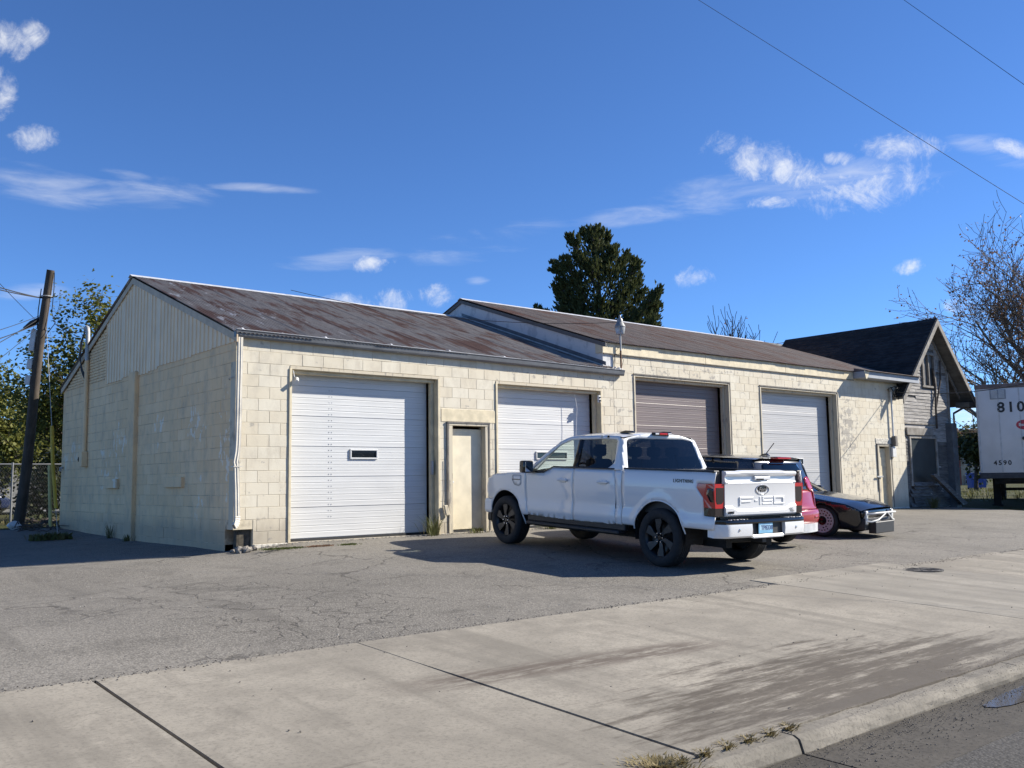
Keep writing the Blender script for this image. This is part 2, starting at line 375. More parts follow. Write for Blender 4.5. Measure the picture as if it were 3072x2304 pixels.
# ---- paving
def asphalt(name, a, b, cracks=True, dark=0):
    m = MT(name); p = m.pos(); sp = m.voro(p, 55); sp2 = m.noise(p, 26, 6, .8); big = m.noise(p, .28, 6, .6); mid = m.noise(p, 1.7, 6, .62)
    c = m.mix(m.ramp(sp, .15, .62), tuple(v*1.28 for v in b), tuple(v*.72 for v in a))
    c = m.mix(m.math('MULTIPLY', m.ramp(big, .35, .66), .55), c, tuple(v*1.1 for v in b)); c = m.mix(m.math('MULTIPLY', m.ramp(sp2, .47, .62), .60), c, tuple(v*.38 for v in a))
    c = m.mix(m.math('MULTIPLY', m.ramp(mid, .50, .72), .45), c, tuple(v*.55 for v in a))
    streak = m.noise(m.pos((1.6,.16,1), rot=(0,0,.5)), 1.0, 5, .6); c = m.mix(m.math('MULTIPLY', m.ramp(streak, .56, .72), .42), c, tuple(v*.5 for v in a))
    x, y, z = m.sep(p)
    if cracks:
        wv = m.n('ShaderNodeVectorMath', operation='ADD'); m.L.new(p, wv.inputs[0]); nz = m.n('ShaderNodeTexNoise'); m.L.new(p, nz.inputs['Vector']); nz.inputs['Scale'].default_value = 2.2; nz.inputs['Detail'].default_value = 6
        sc = m.n('ShaderNodeVectorMath', operation='SCALE'); m.L.new(nz.outputs['Color'], sc.inputs[0]); sc.inputs['Scale'].default_value = .55; m.L.new(sc.outputs[0], wv.inputs[1])
        e1 = m.voro(wv.outputs[0], .62, 'DISTANCE_TO_EDGE'); e2 = m.voro(wv.outputs[0], 2.4, 'DISTANCE_TO_EDGE')
        k1 = m.math('MULTIPLY', m.ramp(e1, .014, .005), m.ramp(m.noise(m.pos(loc=(4,2,0)), .33, 3), .47, .58))
        dx = m.math('DIVIDE', m.math('ADD', x, 1.9), 1.3); dy = m.math('DIVIDE', m.math('ADD', y, 5.3), 2.9)
        near = m.math('SUBTRACT', 1, m.math('MULTIPLY_ADD', dy, dy, m.math('MULTIPLY', dx, dx)), clamp=True)
        k2 = m.math('MULTIPLY', m.ramp(e2, .030, .010), m.ramp(m.math('MULTIPLY', near, m.ramp(mid, .35, .55)), .05, .25))
        k = m.math('MAXIMUM', k1, k2); c = m.mix(m.math('MULTIPLY', k, .55), c, (.035,.03,.026))
        h = m.math('SUBTRACT', m.math('MULTIPLY', sp, .7), k)
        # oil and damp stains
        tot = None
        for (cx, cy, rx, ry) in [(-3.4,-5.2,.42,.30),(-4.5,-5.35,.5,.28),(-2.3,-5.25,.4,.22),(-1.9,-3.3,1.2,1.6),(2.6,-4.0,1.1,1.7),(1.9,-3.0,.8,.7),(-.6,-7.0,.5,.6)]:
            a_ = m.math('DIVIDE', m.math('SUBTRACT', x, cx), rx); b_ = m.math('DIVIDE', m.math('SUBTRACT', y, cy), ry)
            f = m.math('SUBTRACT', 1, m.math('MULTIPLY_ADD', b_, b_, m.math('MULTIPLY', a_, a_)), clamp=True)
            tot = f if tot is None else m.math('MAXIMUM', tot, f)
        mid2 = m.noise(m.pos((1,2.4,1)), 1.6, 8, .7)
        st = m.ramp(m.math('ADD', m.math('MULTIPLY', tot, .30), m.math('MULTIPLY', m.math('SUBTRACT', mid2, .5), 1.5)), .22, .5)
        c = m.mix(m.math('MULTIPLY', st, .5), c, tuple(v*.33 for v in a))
    else: h = sp
    return m.set(col=c, rough=.88, spec=.25).bump(h, .55, .006).m
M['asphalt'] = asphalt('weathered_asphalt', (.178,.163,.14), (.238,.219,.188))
M['street'] = asphalt('dark_street_asphalt', (.058,.055,.051), (.085,.08,.074), False)
def concrete(name, col, dirt=True, tex=1.0):
    m = MT(name); p = m.pos(); x, y, z = m.sep(p); r = m.rand()
    big = m.noise(p, .55, 6, .6); mid = m.noise(p, 2.4, 8, .7); fine = m.noise(p, 34, 6, .8); gr = m.noise(p, 13, 7, .78)
    c = m.mix(m.ramp(big, .32, .68), tuple(v*.80 for v in col), tuple(v*1.16 for v in col)); c = m.mix(m.math('MULTIPLY', m.ramp(mid, .42, .66), .62), c, tuple(v*.62 for v in col))
    c = m.mix(m.math('MULTIPLY', r, .3), c, tuple(v*.82 for v in col))
    c = m.mix(m.math('MULTIPLY', m.ramp(fine, .48, .62), .55*tex), c, tuple(v*.5 for v in col))
    c = m.mix(m.math('MULTIPLY', m.ramp(gr, .54, .70), .38*tex), c, tuple(v*.52 for v in col))
    brush = m.noise(m.pos((60,2.2,1), rot=(0,0,.06)), 1, 3); c = m.mix(m.math('MULTIPLY', m.ramp(brush, .55, .75), .16), c, tuple(v*.7 for v in col))
    tyre = m.noise(m.pos((1.5,.13,1), rot=(0,0,-.55), loc=(2,0,0)), 1.3, 5, .6); c = m.mix(m.math('MULTIPLY', m.ramp(tyre, .50, .66), .55), c, tuple(v*.52 for v in col))
    if dirt:
        a_ = m.math('DIVIDE', m.math('SUBTRACT', x, .2), 3.1); b_ = m.math('DIVIDE', m.math('ADD', y, 11.15), 1.55)
        f = m.math('SUBTRACT', 1, m.math('MULTIPLY_ADD', b_, b_, m.math('MULTIPLY', a_, a_)), clamp=True)
        st = m.noise(m.pos((.55,4.2,1), rot=(0,0,-.12)), 1.5, 9, .68); sp = m.noise(m.pos((2.6,15,1), rot=(0,0,-.12)), 1, 7, .72)
        v = m.ramp(m.math('ADD', m.math('MULTIPLY', f, .40), m.math('MULTIPLY_ADD', st, .95, m.math('MULTIPLY', sp, .75))),   .97, 1.24)
        c = m.mix(m.math('MULTIPLY', v, .85), c, m.mix(gr, (.042,.034,.026), (.10,.08,.06)))
        e = m.math('MULTIPLY', m.ramp(m.math('ABSOLUTE', m.math('ADD', y, m.math('MULTIPLY_ADD', x, .10, 9.55))), .30, .06), m.ramp(m.math('ABSOLUTE', m.math('ADD', x, 1.2)), 1.9, .9))
        c = m.mix(m.math('MULTIPLY', m.math('MULTIPLY', e, m.ramp(sp, .36, .56)), .9), c, (.11,.088,.07))
        edge = m.ramp(y, -10.6, -11.6); c = m.mix(m.math('MULTIPLY', m.math('MULTIPLY', edge, m.ramp(x, -2.4, -1.0)), m.math('MULTIPLY', m.ramp(m.math('MULTIPLY_ADD', gr, .5, m.math('MULTIPLY', st, .5)), .4, .6), .7)), c, (.10,.088,.075))
    return m.set(col=c, rough=.85, spec=.25).bump(m.math('MULTIPLY_ADD', fine, .4, gr), .35, .004).m
M['concrete'] = concrete('apron_concrete', (.30,.27,.22)); M['concrete_new'] = concrete('newer_pale_concrete', (.31,.283,.235), False, .6); M['curb'] = concrete('kerb_concrete', (.21,.19,.158), False, 1.3)
M['joint'] = plain('joint_dirt', (.045,.04,.034), .95, var=.4, scale=30)
def soil():
    m = MT('grassy_ground'); p = m.pos(); n = m.noise(p, .5, 6, .6); f = m.noise(p, 14, 5, .7)
    c = m.mix(m.ramp(n, .38, .62), (.10,.085,.045), (.065,.085,.028)); c = m.mix(m.ramp(f, .35, .7), tuple([.045,.045,.02]), c)
    return m.set(col=c, rough=.95, spec=.1).bump(f, .6, .05).m
M['soil'] = soil(); M['dirt'] = plain('dark_debris_soil', (.07,.06,.045), .95, var=.5, scale=12)
def leafmat(name, a, b, trans=.3):
    m = MT(name); r = m.noise(m.pos(), 2.3, 3); g = m.n('ShaderNodeNewGeometry').outputs['Random Per Island']
    c = m.mix(m.math('MULTIPLY_ADD', g, .7, m.math('MULTIPLY', r, .3)), a, b); m.set(col=c, rough=.6, spec=.25)
    t = m.n('ShaderNodeBsdfTranslucent'); m.L.new(m.mix(.3, c, tuple(min(1, v*1.6) for v in b)), t.inputs[0]); x = m.n('ShaderNodeMixShader'); x.inputs[0].default_value = trans
    m.L.new(m.b.outputs[0], x.inputs[1]); m.L.new(t.outputs[0], x.inputs[2]); m.L.new(x.outputs[0], m.out.inputs[0]); return m.m
M['grass'] = leafmat('dry_grass', (.16,.125,.06), (.10,.115,.035)); M['weed'] = leafmat('weed_leaves', (.15,.12,.055), (.075,.10,.03)); M['moss'] = leafmat('low_moss', (.05,.065,.018), (.085,.10,.03))
M['maple_leaf'] = leafmat('yellow_green_leaves', (.065,.095,.022), (.20,.19,.045), .4); M['pine_leaf'] = leafmat('dark_evergreen_needles', (.032,.05,.02), (.12,.13,.048), .18)
M['brown_leaf'] = leafmat('brown_autumn_leaves', (.12,.078,.05), (.22,.13,.08), .3); M['dark_leaf'] = leafmat('dark_green_leaves', (.03,.045,.016), (.07,.075,.025), .3)
M['pale_bark'] = plain('pale_twig_bark', (.16,.135,.11), .95, var=.3, scale=10)
M['bark'] = plain('grey_brown_bark', (.075,.06,.05), .95, var=.4, scale=10)
def wood(name, a, b, sc, paint=None, amt=.6):
    m = MT(name); r = m.rand(); v = m.pos(sc); mp = m.n('ShaderNodeVectorMath', operation='ADD'); m.L.new(v, mp.inputs[0]); m.L.new(m.comb(m.math('MULTIPLY', r, 40), 0, 0), mp.inputs[1])
    n = m.noise(mp.outputs[0], 1, 7, .65); c = m.mix(m.ramp(n, .32, .68), a, b); c = m.mix(m.math('MULTIPLY', r, .45), c, tuple(x*.55 for x in a))
    if paint: c = m.mix(m.ramp(m.noise(m.pos((1.6,1.6,5)), 1.3, 7, .65), amt, amt+.05), c, paint)
    return m.set(col=c, rough=.85, spec=.2).bump(n, .45, .01).m
M['pole'] = wood('weathered_pole_wood', (.075,.062,.05), (.16,.13,.105), (9,9,.8))
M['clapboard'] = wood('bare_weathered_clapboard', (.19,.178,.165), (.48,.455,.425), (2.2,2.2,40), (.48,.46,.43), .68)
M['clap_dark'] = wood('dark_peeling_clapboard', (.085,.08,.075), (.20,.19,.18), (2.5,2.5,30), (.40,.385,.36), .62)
M['house_trim'] = wood('weathered_house_trim', (.20,.18,.155), (.36,.335,.30), (5,5,5))
M['soffit'] = wood('soffit_boards', (.13,.12,.105), (.22,.205,.18), (6,2,6))
def shingle(name, a, b):
    m = MT(name); r = m.rand(); v = m.pos((5,3.4,9)); n = m.noise(v, 1, 4, .6); w = m.noise(m.pos(), 1.2, 5); c = m.mix(m.ramp(n, .35, .65), a, b); c = m.mix(m.math('MULTIPLY', m.ramp(w, .45, .7), .5), c, tuple(x*.6 for x in a))
    return m.set(col=m.mix(m.math('MULTIPLY', r, .4), c, tuple(x*.7 for x in a)), rough=.9, spec=.2).bump(n, .4, .01).m
M['shingle'] = shingle('dark_asphalt_shingle', (.022,.022,.024), (.045,.045,.046)); M['shingle_grey'] = shingle('grey_asphalt_shingle', (.12,.118,.112), (.24,.235,.22))

M['straw'] = leafmat('straw_grass', (.30,.235,.12), (.17,.14,.06)); M['pan'] = concrete('dirty_gutter_concrete', (.075,.067,.056), False, 1.6)
# ================================================================== ground
def sheet(xs, ys, zf):
    bm = BM(); V = [[bm.verts.new((x, y, zf(x, y))) for y in ys] for x in xs]
    for i in range(len(xs)-1):
        for j in range(len(ys)-1): bm.faces.new((V[i][j], V[i+1][j], V[i+1][j+1], V[i][j+1]))
    return bm
def rng(a, b, s):
    n = max(1, int(round((b-a)/s))); return [a+(b-a)*i/n for i in range(n+1)]
far = [-900,-500,-250,-120,-60]
o = struct('ground', sheet(far+rng(-40,60,4)+[90,150,300,600,900], [-900,-400,-150,-60,-30]+rng(-24,40,4)+[60,100,200,450,900],
    lambda x, y: (-.80 if y < -10 else (gz(x, y) - .05 - (.35 if -30 < x < 22 and y < 9 else 0) if y > -6 else -.80+( -.27-.05+.80)*sm(-10,-6,y)))), M['soil'], sm_ang=179)
EDGE = -7.78
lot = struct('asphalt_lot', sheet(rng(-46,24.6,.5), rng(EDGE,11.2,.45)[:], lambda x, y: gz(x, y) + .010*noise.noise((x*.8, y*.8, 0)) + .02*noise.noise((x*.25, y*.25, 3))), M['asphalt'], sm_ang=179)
bm = sheet(rng(-300,-40,20)+rng(-36,44,2)+rng(50,400,25), [-60,-40,-28,-22,-18,-16,-15,-14,-13.2,-12.6,-12.12], lambda x, y: gz(x, y) - .072)
struct('street', bm, M['street'], sm_ang=179)
# apron slabs
walk = bpy.data.objects.new('sidewalk', None); link(walk); walk['kind'] = 'structure'
XE = [-46,-41,-36,-31,-26,-21,-17,-13,-9.4,-6.9,-4.33,-2.22,.72,3.85,7.2,10.4,13.6,16.8,20,23.2,26.4,30,34,38,42,46,50]
gap = {-4.33:.016, -2.22:.013, .72:.006, 3.85:.007, 7.2:.012}
bm = BM()
for i in range(len(XE)-1):
    for s in range(1):
        x0 = XE[i] + gap.get(XE[i], .007); x1 = XE[i+1] - gap.get(XE[i+1], .007)
        y1 = EDGE + (.42 if abs(XE[i]-3.85) < .01 else (.0 if abs(XE[i]-7.2) > .01 else .12)) + random.uniform(-.015, .015); y0 = -11.40
        sb = BM(); n = max(2, int((x1-x0)/.5)); mny = 8
        tilt = random.uniform(-.006, .006); lift = .010 + random.uniform(0, .006)
        def zf(u, v):
            x = x0+(x1-x0)*u; y = y0+(y1-y0)*v; return gz(x, y)+lift+tilt*(u-.5)
        V = grid(sb, n, mny, lambda u, v: (x0+(x1-x0)*u + (random.uniform(-.002,.002)) + ((.012*(1 if u > .99 else 0)*(abs(XE[i+1]+2.22) < .01) - .012*(1 if u < .01 else 0)*(abs(XE[i]+2.22) < .01))*sm(.60,.75,v)), y0+(y1-y0)*v + (.012*noise.noise((x0+u*6, 3, 1)) if v > .99 else 0), zf(u, v)))
        for e in bmesh.ops.extrude_edge_only(sb, edges=[e for e in sb.edges if e.is_boundary])['geom']:
            if isinstance(e, bmesh.types.BMVert): e.co.z -= .09
        obj('concrete_slab', sb, M['concrete_new'] if abs(XE[i]-3.85) < .01 else M['concrete'], walk)
b2 = BM(); grid(b2, 40, 6, lambda u, v: (-46+96*u, -11.43+(EDGE+.3+11.43)*v, gz(-46+96*u, -11.43+(EDGE+.3+11.43)*v)-.035)); obj('joint_bed', b2, M['joint'], walk)
# manhole cover in the pale slab
mh = onG(1990, 1233); bm = BM()
lathe(bm, [(.30,-.02),(.30,.004),(.27,.006),(.265,.0),(.25,.0),(.245,.004),(.0001,.006)], 28, 'Z')
for k in range(6):
    a = k*pi/6; vs = box(bm, -.24, .24, -.008, .008, .004, .010, M=Matrix.Rotation(a, 4, 'Z'))
o = obj('manhole_cover', bm, plain('cast_iron', (.075,.068,.06), .7, .3, .3), None); o.location = (mh.x, mh.y, gz(mh.x, mh.y)+.016); tag(o, 'round rusty iron utility cover set in the pale concrete slab', 'utility cover')
# kerb and gutter pan
kerb = bpy.data.objects.new('kerb', None); link(kerb); kerb['kind'] = 'structure'
KX = [-46,-43,-40,-37,-34,-31,-28,-25,-22,-19,-16,-13,-10,-7.2,-4.3,-1.45,1.6,4.7,7.7,10.7,13.7,16.7,19.7,22.7,26,29,32,35,38,41,44,47,50]
for i in range(len(KX)-1):
    x0, x1 = KX[i]+.008, KX[i+1]-.008; sb = BM(); dx = random.uniform(-.008, .008)
    n = max(4, int((x1-x0)/.14))
    prof = [(-11.392,-.10),(-11.392,-.004),(-11.405,.006),(-11.50,.002),(-11.53,-.012),(-11.548,-.045),(-11.56,-.085),(-11.56,-.16)]
    rows = []
    for u in range(n+1):
        x = x0+(x1-x0)*u/n; z0 = gz(x, -11.45); row = []
        for q, (y, z) in enumerate(prof):
            j = .014*noise.noise((x*5, q*2.7, 7)) if 1 < q < 7 else 0
            row.append(sb.verts.new((x, y+dx+j, z0+z*(1-.35*sm(-1,2,x))+.6*j)))
        rows.append(row)
    for a, b in zip(rows, rows[1:]):
        for q in range(len(prof)-1): sb.faces.new((a[q], b[q], b[q+1], a[q+1]))
    sb.faces.new(rows[0]); sb.faces.new(rows[-1][::-1])
    obj('kerb_stone', sb, M['curb'], kerb)
    pb = BM(); V = grid(pb, n, 4, lambda u, v: (x0+(x1-x0)*u, -11.56-.60*v + (.012*noise.noise((x0+u*9,1,v)) if v > .9 else 0), gz(0,-11.56)-.085-.012*v+.0012*noise.noise((x0+u*12, v*4, 2))))
    for e in bmesh.ops.extrude_edge_only(pb, edges=[e for e in pb.edges if e.is_boundary])['geom']:
        if isinstance(e, bmesh.types.BMVert): e.co.z -= .06
    obj('gutter_pan', pb, M['pan'], kerb)
# puddle lying in the gutter pan
def blob_sheet(cx, cy, rx, ry, z, seed, n=90, amp=.22):
    bm = BM(); c = bm.verts.new((cx, cy, z)); ring = []
    for k in range(n):
        a = 2*pi*k/n; r = 1+amp*noise.noise((cos(a)*1.6+seed, sin(a)*1.6, seed))+.3*amp*noise.noise((cos(a)*6, sin(a)*6, seed))
        ring.append(bm.verts.new((cx+rx*r*cos(a), cy+ry*r*sin(a), z)))
    for k in range(n): bm.faces.new((c, ring[k], ring[(k+1)%n]))
    return bm
mw = MT('puddle_water').set(col=(.10,.092,.08), rough=.04, spec=.6).m
pz = gz(0,-11.56)-.0858
o = obj('puddle', blob_sheet(1.75,-11.80,1.35,.13,pz+.002,4,amp=.12), mw); tag(o, 'long dark puddle reflecting the sky in the gutter', 'puddle')
o = obj('puddle', blob_sheet(.75,-12.42,.8,.07,gz(0,-12.4)-.066,9), mw); tag(o, 'narrow wet patch on the dark street beyond the gutter', 'puddle')
# mud and grit washed along the kerb: low uneven heaps (stuff)
def scatter_grit(name, n, area, sz, mat, label, cat='gravel', parent=None, zoff=0.0):
    bm = BM()
    for i in range(n):
        x, y = area(); s = random.uniform(*sz); z = gz(x, y)+zoff+s*.2
        m = Matrix.Translation((x, y, z)) @ Matrix.Rotation(random.uniform(0, 6.3), 4, 'Z') @ Matrix.Rotation(random.uniform(-.6,.6), 4, 'X')
        c = [Vector((random.uniform(.6,1)*s*a, random.uniform(.5,1)*s*b, random.uniform(.3,.7)*s*d)) for a, b, d in ((1,0,0),(-1,0,0),(0,1,0),(0,-1,0),(0,0,1),(0,0,-1))]
        v = [bm.verts.new(m @ p) for p in c]
        for f in ((0,2,4),(2,1,4),(1,3,4),(3,0,4),(2,0,5),(1,2,5),(3,1,5),(0,3,5)): bm.faces.new([v[k] for k in f])
    o = obj(name, bm, mat, parent); 
    if parent is None: tag(o, label, cat, kind='stuff')
    return o
M['grit'] = plain('dark_grit', (.13,.115,.098), .95, var=.5, scale=30)
M['grit_pale'] = plain('pale_grit', (.27,.255,.23), .95, var=.4, scale=30)
def area_gut():
    x = random.uniform(-4, 6); return x, -11.58-abs(random.gauss(0, .28))
scatter_grit('gutter_grit', 4200, area_gut, (.002,.009), M['grit'], 'dark grit and small stones washed along the gutter', zoff=-.075)
def area_kerb():
    x = random.uniform(-.8, 5); return x, -11.42+random.gauss(0, .12)
scatter_grit('kerb_grit', 1100, area_kerb, (.002,.006), M['grit'], 'fine dark grit spilled over the low kerb', zoff=.012)
def area_slab(): return random.uniform(-6, 9), random.uniform(-11.3, -7.4)
scatter_grit('slab_crumbs', 110, area_slab, (.005,.013), M['grit'], 'scattered crumbs and leaf bits on the concrete slabs', zoff=.014)
def area_seam(): return random.uniform(-7, 12), EDGE+random.gauss(0.02, .05)
scatter_grit('seam_gravel', 1500, area_seam, (.004,.014), M['grit'], 'loose gravel along the asphalt edge of the slabs', zoff=.010)
def area_lot():
    return random.uniform(-6, 14), random.uniform(-7.7, -.3)
scatter_grit('lot_pebbles', 1400, area_lot, (.004,.013), M['grit_pale'], 'small pale pebbles scattered on the asphalt lot', zoff=.006)
def area_wall():
    x = random.uniform(.2, 22); return x, -abs(random.gauss(0, .10))-.02
scatter_grit('wall_foot_rubble', 1500, area_wall, (.006,.026), M['grit_pale'], 'crumbled mortar and grit along the foot of the front wall', zoff=.008)
# grass tufts / weeds: blades
def blades(bm, x, y, z, n, h, spread, lean=.5, w=.006):
    for i in range(n):
        a = random.uniform(0, 2*pi); r = abs(random.gauss(0, spread)); bx, by = x+r*cos(a), y+r*sin(a); hh = h*random.uniform(.4, 1.15)
        d = Vector((cos(a)+random.uniform(-.6,.6), sin(a)+random.uniform(-.6,.6), 0))*lean*hh*random.uniform(.3,1)
        t = Vector((-sin(a), cos(a), 0))*w*random.uniform(.6,1.3)
        p0 = Vector((bx, by, z)); p1 = p0+d*.4+Vector((0,0,hh*.65)); p2 = p0+d+Vector((0,0,hh))
        v = [bm.verts.new(q) for q in (p0-t, p0+t, p1+t*.8, p1-t*.8, p2)]
        bm.faces.new(v[:4]); bm.faces.new((v[3], v[2], v[4]))
def tuft(name, label, cat, px, n, h, spread, mat, group=None, lean=.5, w=.006, stretch=None):
    p = onG(*px) if len(px) == 2 else Vector(px); bm = BM()
    if stretch:
        for i in range(6):
            t = (i/5-.5); blades(bm, p.x+stretch[0]*t, p.y+stretch[1]*t, gz(p.x, p.y), n//6, h, spread, lean, w)
    else: blades(bm, p.x, p.y, gz(p.x, p.y), n, h, spread, lean, w)
    o = obj(name, bm, mat, None, recalc=False); return tag(o, label, cat, group, 'stuff' if name == 'moss_patch' else None)
tuft('kerb_grass', 'dry grass tuft sprouting where slab and kerb meet', 'grass tuft', (-2.55,-11.42,0), 700, .045, .10, M['straw'], lean=1.6)
tuft('kerb_grass', 'flattened dry grass growing along the joint behind the kerb', 'grass tuft', (-1.85,-11.395,0), 700, .028, .03, M['straw'], stretch=(1.0,.0), lean=1.8)
tuft('moss_patch', 'low green moss patch on asphalt before the left bay pier', 'moss', (.75,-.55,0), 1300, .022, .11, M['moss'], stretch=(.75,0), w=.008)
tuft('moss_patch', 'reddish brown flattened weed patch on the asphalt', 'weed', (1.22,-.70,0), 700, .02, .08, M['brown_leaf'], stretch=(.3,0), w=.008)
tuft('moss_patch', 'small round green moss patch right of the reddish weeds', 'moss', (1.75,-.72,0), 500, .02, .08, M['moss'], stretch=(.2,0), w=.008)
for lab, p, n, h in [('tall dry weed clump at the right jamb of the first white garage door', (3.95,-.12,0), 90, .42), ('low weed at the sill of the cream side door', (4.95,-.12,0), 60, .14),
                     ('dry weed clump at the wall under the pickup truck', (6.9,-.14,0), 130, .17), ('dead weeds heaped at the foot of the weathered house', (23.3,-.35,0), 190, .35)]:
    tuft('weed_clump', lab, 'weed', p, n, h, .10 if n < 200 else .5, M['weed'], 'weeds along the front wall', .8)
b = BM()
for i in range(900):
    x, y = random.uniform(27, 60), random.uniform(2, 26); blades(b, x, y, gz(x, y)-.03, 5, .22, .12, .6, .02)
tag(obj('field_grass', b, M['grass'], None, recalc=False), 'rough grass field behind the trailer', 'grass', kind='stuff')
b = BM()
for i in range(500):
    x, y = random.uniform(-14, 2.5), random.uniform(12.0, 24); blades(b, x, y, gz(x, y)-.04, 5, .16, .12, .6, .012)
tag(obj('yard_grass', b, M['grass'], None, recalc=False), 'dry grass beyond the wire fence', 'grass', kind='stuff')
# ================================================================== masonry workshop (left) and annex (right)
BL, BH = .4064, .2032
TOP0 = 3.27                                     # top of course k = 0
def course_z(k): return TOP0 - k*BH             # top of course k
_bc = {}
def block_mesh(l, h, d, mat, key, bev=.003):
    k = (round(l, 3), round(h, 3), key)
    if k in _bc: return _bc[k]
    bm = BM(); box(bm, 0, l, 0, d, 0, h, bev)
    bmesh.ops.recalc_face_normals(bm, faces=bm.faces)
    me = bpy.data.meshes.new('block'); bm.to_mesh(me); bm.free(); me.materials.append(mat); _bc[k] = me; return me
def wall_backing(name, segs, axis, depth0, depth1, mat, parent):
    bm = BM()
    for (a0, a1, z0, z1) in segs:
        if axis == 'X': box(bm, a0, a1, depth0, depth1, z0, z1)
        else: box(bm, depth0, depth1, a0, a1, z0, z1)
    return obj(name, bm, mat, parent)
def solid_segs(a0, a1, z0, z1, openings):
    xs = sorted({a0, a1, *[v for o in openings for v in o[:2]]}); out = []
    for p, q in zip(xs, xs[1:]):
        zs = [z0]; cuts = sorted([(o[2], o[3]) for o in openings if o[0] <= p+1e-6 and o[1] >= q-1e-6])
        cur = z0
        for c0, c1 in cuts:
            if c0 > cur+1e-6: out.append((p, q, cur, c0))
            cur = max(cur, c1)
        if cur < z1-1e-6: out.append((p, q, cur, z1))
    return out
def lay_blocks(wall, a0, a1, k0, k1, openings, axis, mat, key, joint=.005, jit=.0013, cap=300, mat_wall=None, offs=lambda k: 0 if k % 2 == 0 else .5, proud=.006, zbase=None, skip=lambda a, b, z: False, prio=None):
    spec = []
    for k in range(k0, k1):
        zt = course_z(k); zb = zt-BH
        if zbase is not None and zt-.03 < zbase: continue
        zb2 = zb
        edges = {a0, a1}
        n0 = int(a0/BL)-2
        for n in range(n0, int(a1/BL)+3):
            x = (n+offs(k))*BL
            if a0+.06 < x < a1-.06: edges.add(x)
        ops = [o for o in openings if o[2] < zt-.03 and o[3] > zb+.03]
        for o in ops:
            for v in o[:2]:
                if a0 < v < a1: edges.add(v)
        xs = sorted(edges)
        xs = [x for i, x in enumerate(xs) if i == 0 or x-xs[i-1] > .045 or x in (a1,) or any(abs(x-v) < 1e-6 for o in ops for v in o[:2])]
        for p, q in zip(xs, xs[1:]):
            mid = (p+q)/2
            if any(o[0]-1e-6 <= mid <= o[1]+1e-6 for o in ops): continue
            if q-p < .03 or skip(p, q, zb): continue
            spec.append((p, q, zb2, zt))
    order = spec if prio is None else sorted(spec, key=prio)
    rest = BM()
    for i, (p, q, zb, zt) in enumerate(order):
        jn = joint; joint = jn*random.choice((.7,1,1,1.5)); l = q-p-joint; h = zt-zb-joint; dy = random.uniform(-jit, jit)
        if i < cap:
            o = bpy.data.objects.new('block', block_mesh(l, h, .05, mat, key))
            link(o, wall)
            if axis == 'X': o.location = (p+joint/2, dy-proud+.006, zb+joint/2); o.rotation_euler = (random.uniform(-.004,.004), random.uniform(-.002,.002), random.uniform(-.003,.003))
            else: o.location = (dy, q-joint/2, zb+joint/2); o.rotation_euler = (random.uniform(-.003,.003), 0, -pi/2+random.uniform(-.003,.003))
        else:
            if axis == 'X': box(rest, p+joint/2, q-joint/2, dy, dy+.05, zb+joint/2, zt-joint/2, .0045)
            else: box(rest, dy, dy+.05, p+joint/2, q-joint/2, zb+joint/2, zt-joint/2, .0045)
        joint = jn
    if len(order) > cap:
        o = obj('block_courses', rest, mat, wall); o['kind'] = 'stuff'
    else: rest.free()

W1, W2 = 9.06, 22.42                            # the workshop ends and the annex starts, the annex ends
DEPTH = 10.72; EAVE1 = 3.56; RIDGE1 = 5.46; EAVE2 = 4.14; RIDGE2 = 5.97; YR = DEPTH/2
G0 = -.25
bays = [dict(x0=.98, x1=4.16, top=course_z(1), mat='door_white', win=(755,815,992,970), n=27),
        dict(x0=5.58, x1=8.66, top=course_z(1), mat='door_white', win=(1157,1225,993,975), n=27),
        dict(x0=9.74, x1=13.36, top=course_z(-1), mat='door_taupe', win=None, n=31),
        dict(x0=14.69, x1=18.48, top=course_z(-1), mat='door_grey', win=(1660,1735,1005,989), n=31)]
md1 = (4.36, 5.36, 0, 2.17); md2 = (20.62, 21.42, 0, 1.97)
shop = empty('workshop_building', (0,0,0), 0, 'cream painted concrete block workshop with low rusty corrugated gable roof and leaning downspout', 'building')
annex = empty('garage_annex', (0,0,0), 0, 'taller cream block garage annex with brown corrugated roof and taupe overhead door', 'building')
op1 = [(b['x0'], b['x1'], 0.02, b['top']) for b in bays[:2]] + [(md1[0], md1[1], 0.02, md1[3])]
op2 = [(b['x0'], b['x1'], 0.0, b['top']) for b in bays[2:]] + [(md2[0], md2[1], 0.0, md2[3]+.0)]
hole = (-.001, .34, -.3, .27)                    # broken corner at the foot of the downspout
fw1 = wall_backing('front_wall', solid_segs(.012, W1, G0, 3.50, [(o[0], o[1], G0 if o[2] < .03 else o[2], o[3]) for o in op1]+[hole]), 'X', .0045, .20, M['mortar'], shop)
lay_blocks(fw1, 0, W1, -1, 17, op1+[hole], 'X', M['cream'], 'f')
# worn footing strip under the front piers
for a, b in ((.36,.96),(4.18,4.36),(5.36,5.56),(8.68,9.06)): fb = BM(); box(fb, a, b, -.02, .16, G0, .012, .006); obj('footing', fb, M['concrete_lintel'], fw1)
fw2 = wall_backing('front_wall', solid_segs(W1, W2-.002, G0, 3.90, [(o[0], o[1], G0 if o[2] < .03 else o[2], o[3]) for o in op2]), 'X', .0045, .20, M['mortar'], annex)
lay_blocks(fw2, W1, W2, -3, 17, op2, 'X', M['cream'], 'f', prio=lambda s: s[2] < .3)
for a, b in ((9.06,9.72),(13.38,14.67),(18.50,20.6),(21.44,22.42)): fb = BM(); box(fb, a, b, -.012, .16, G0, .014, .006); obj('footing', fb, M['concrete_lintel'], fw2)
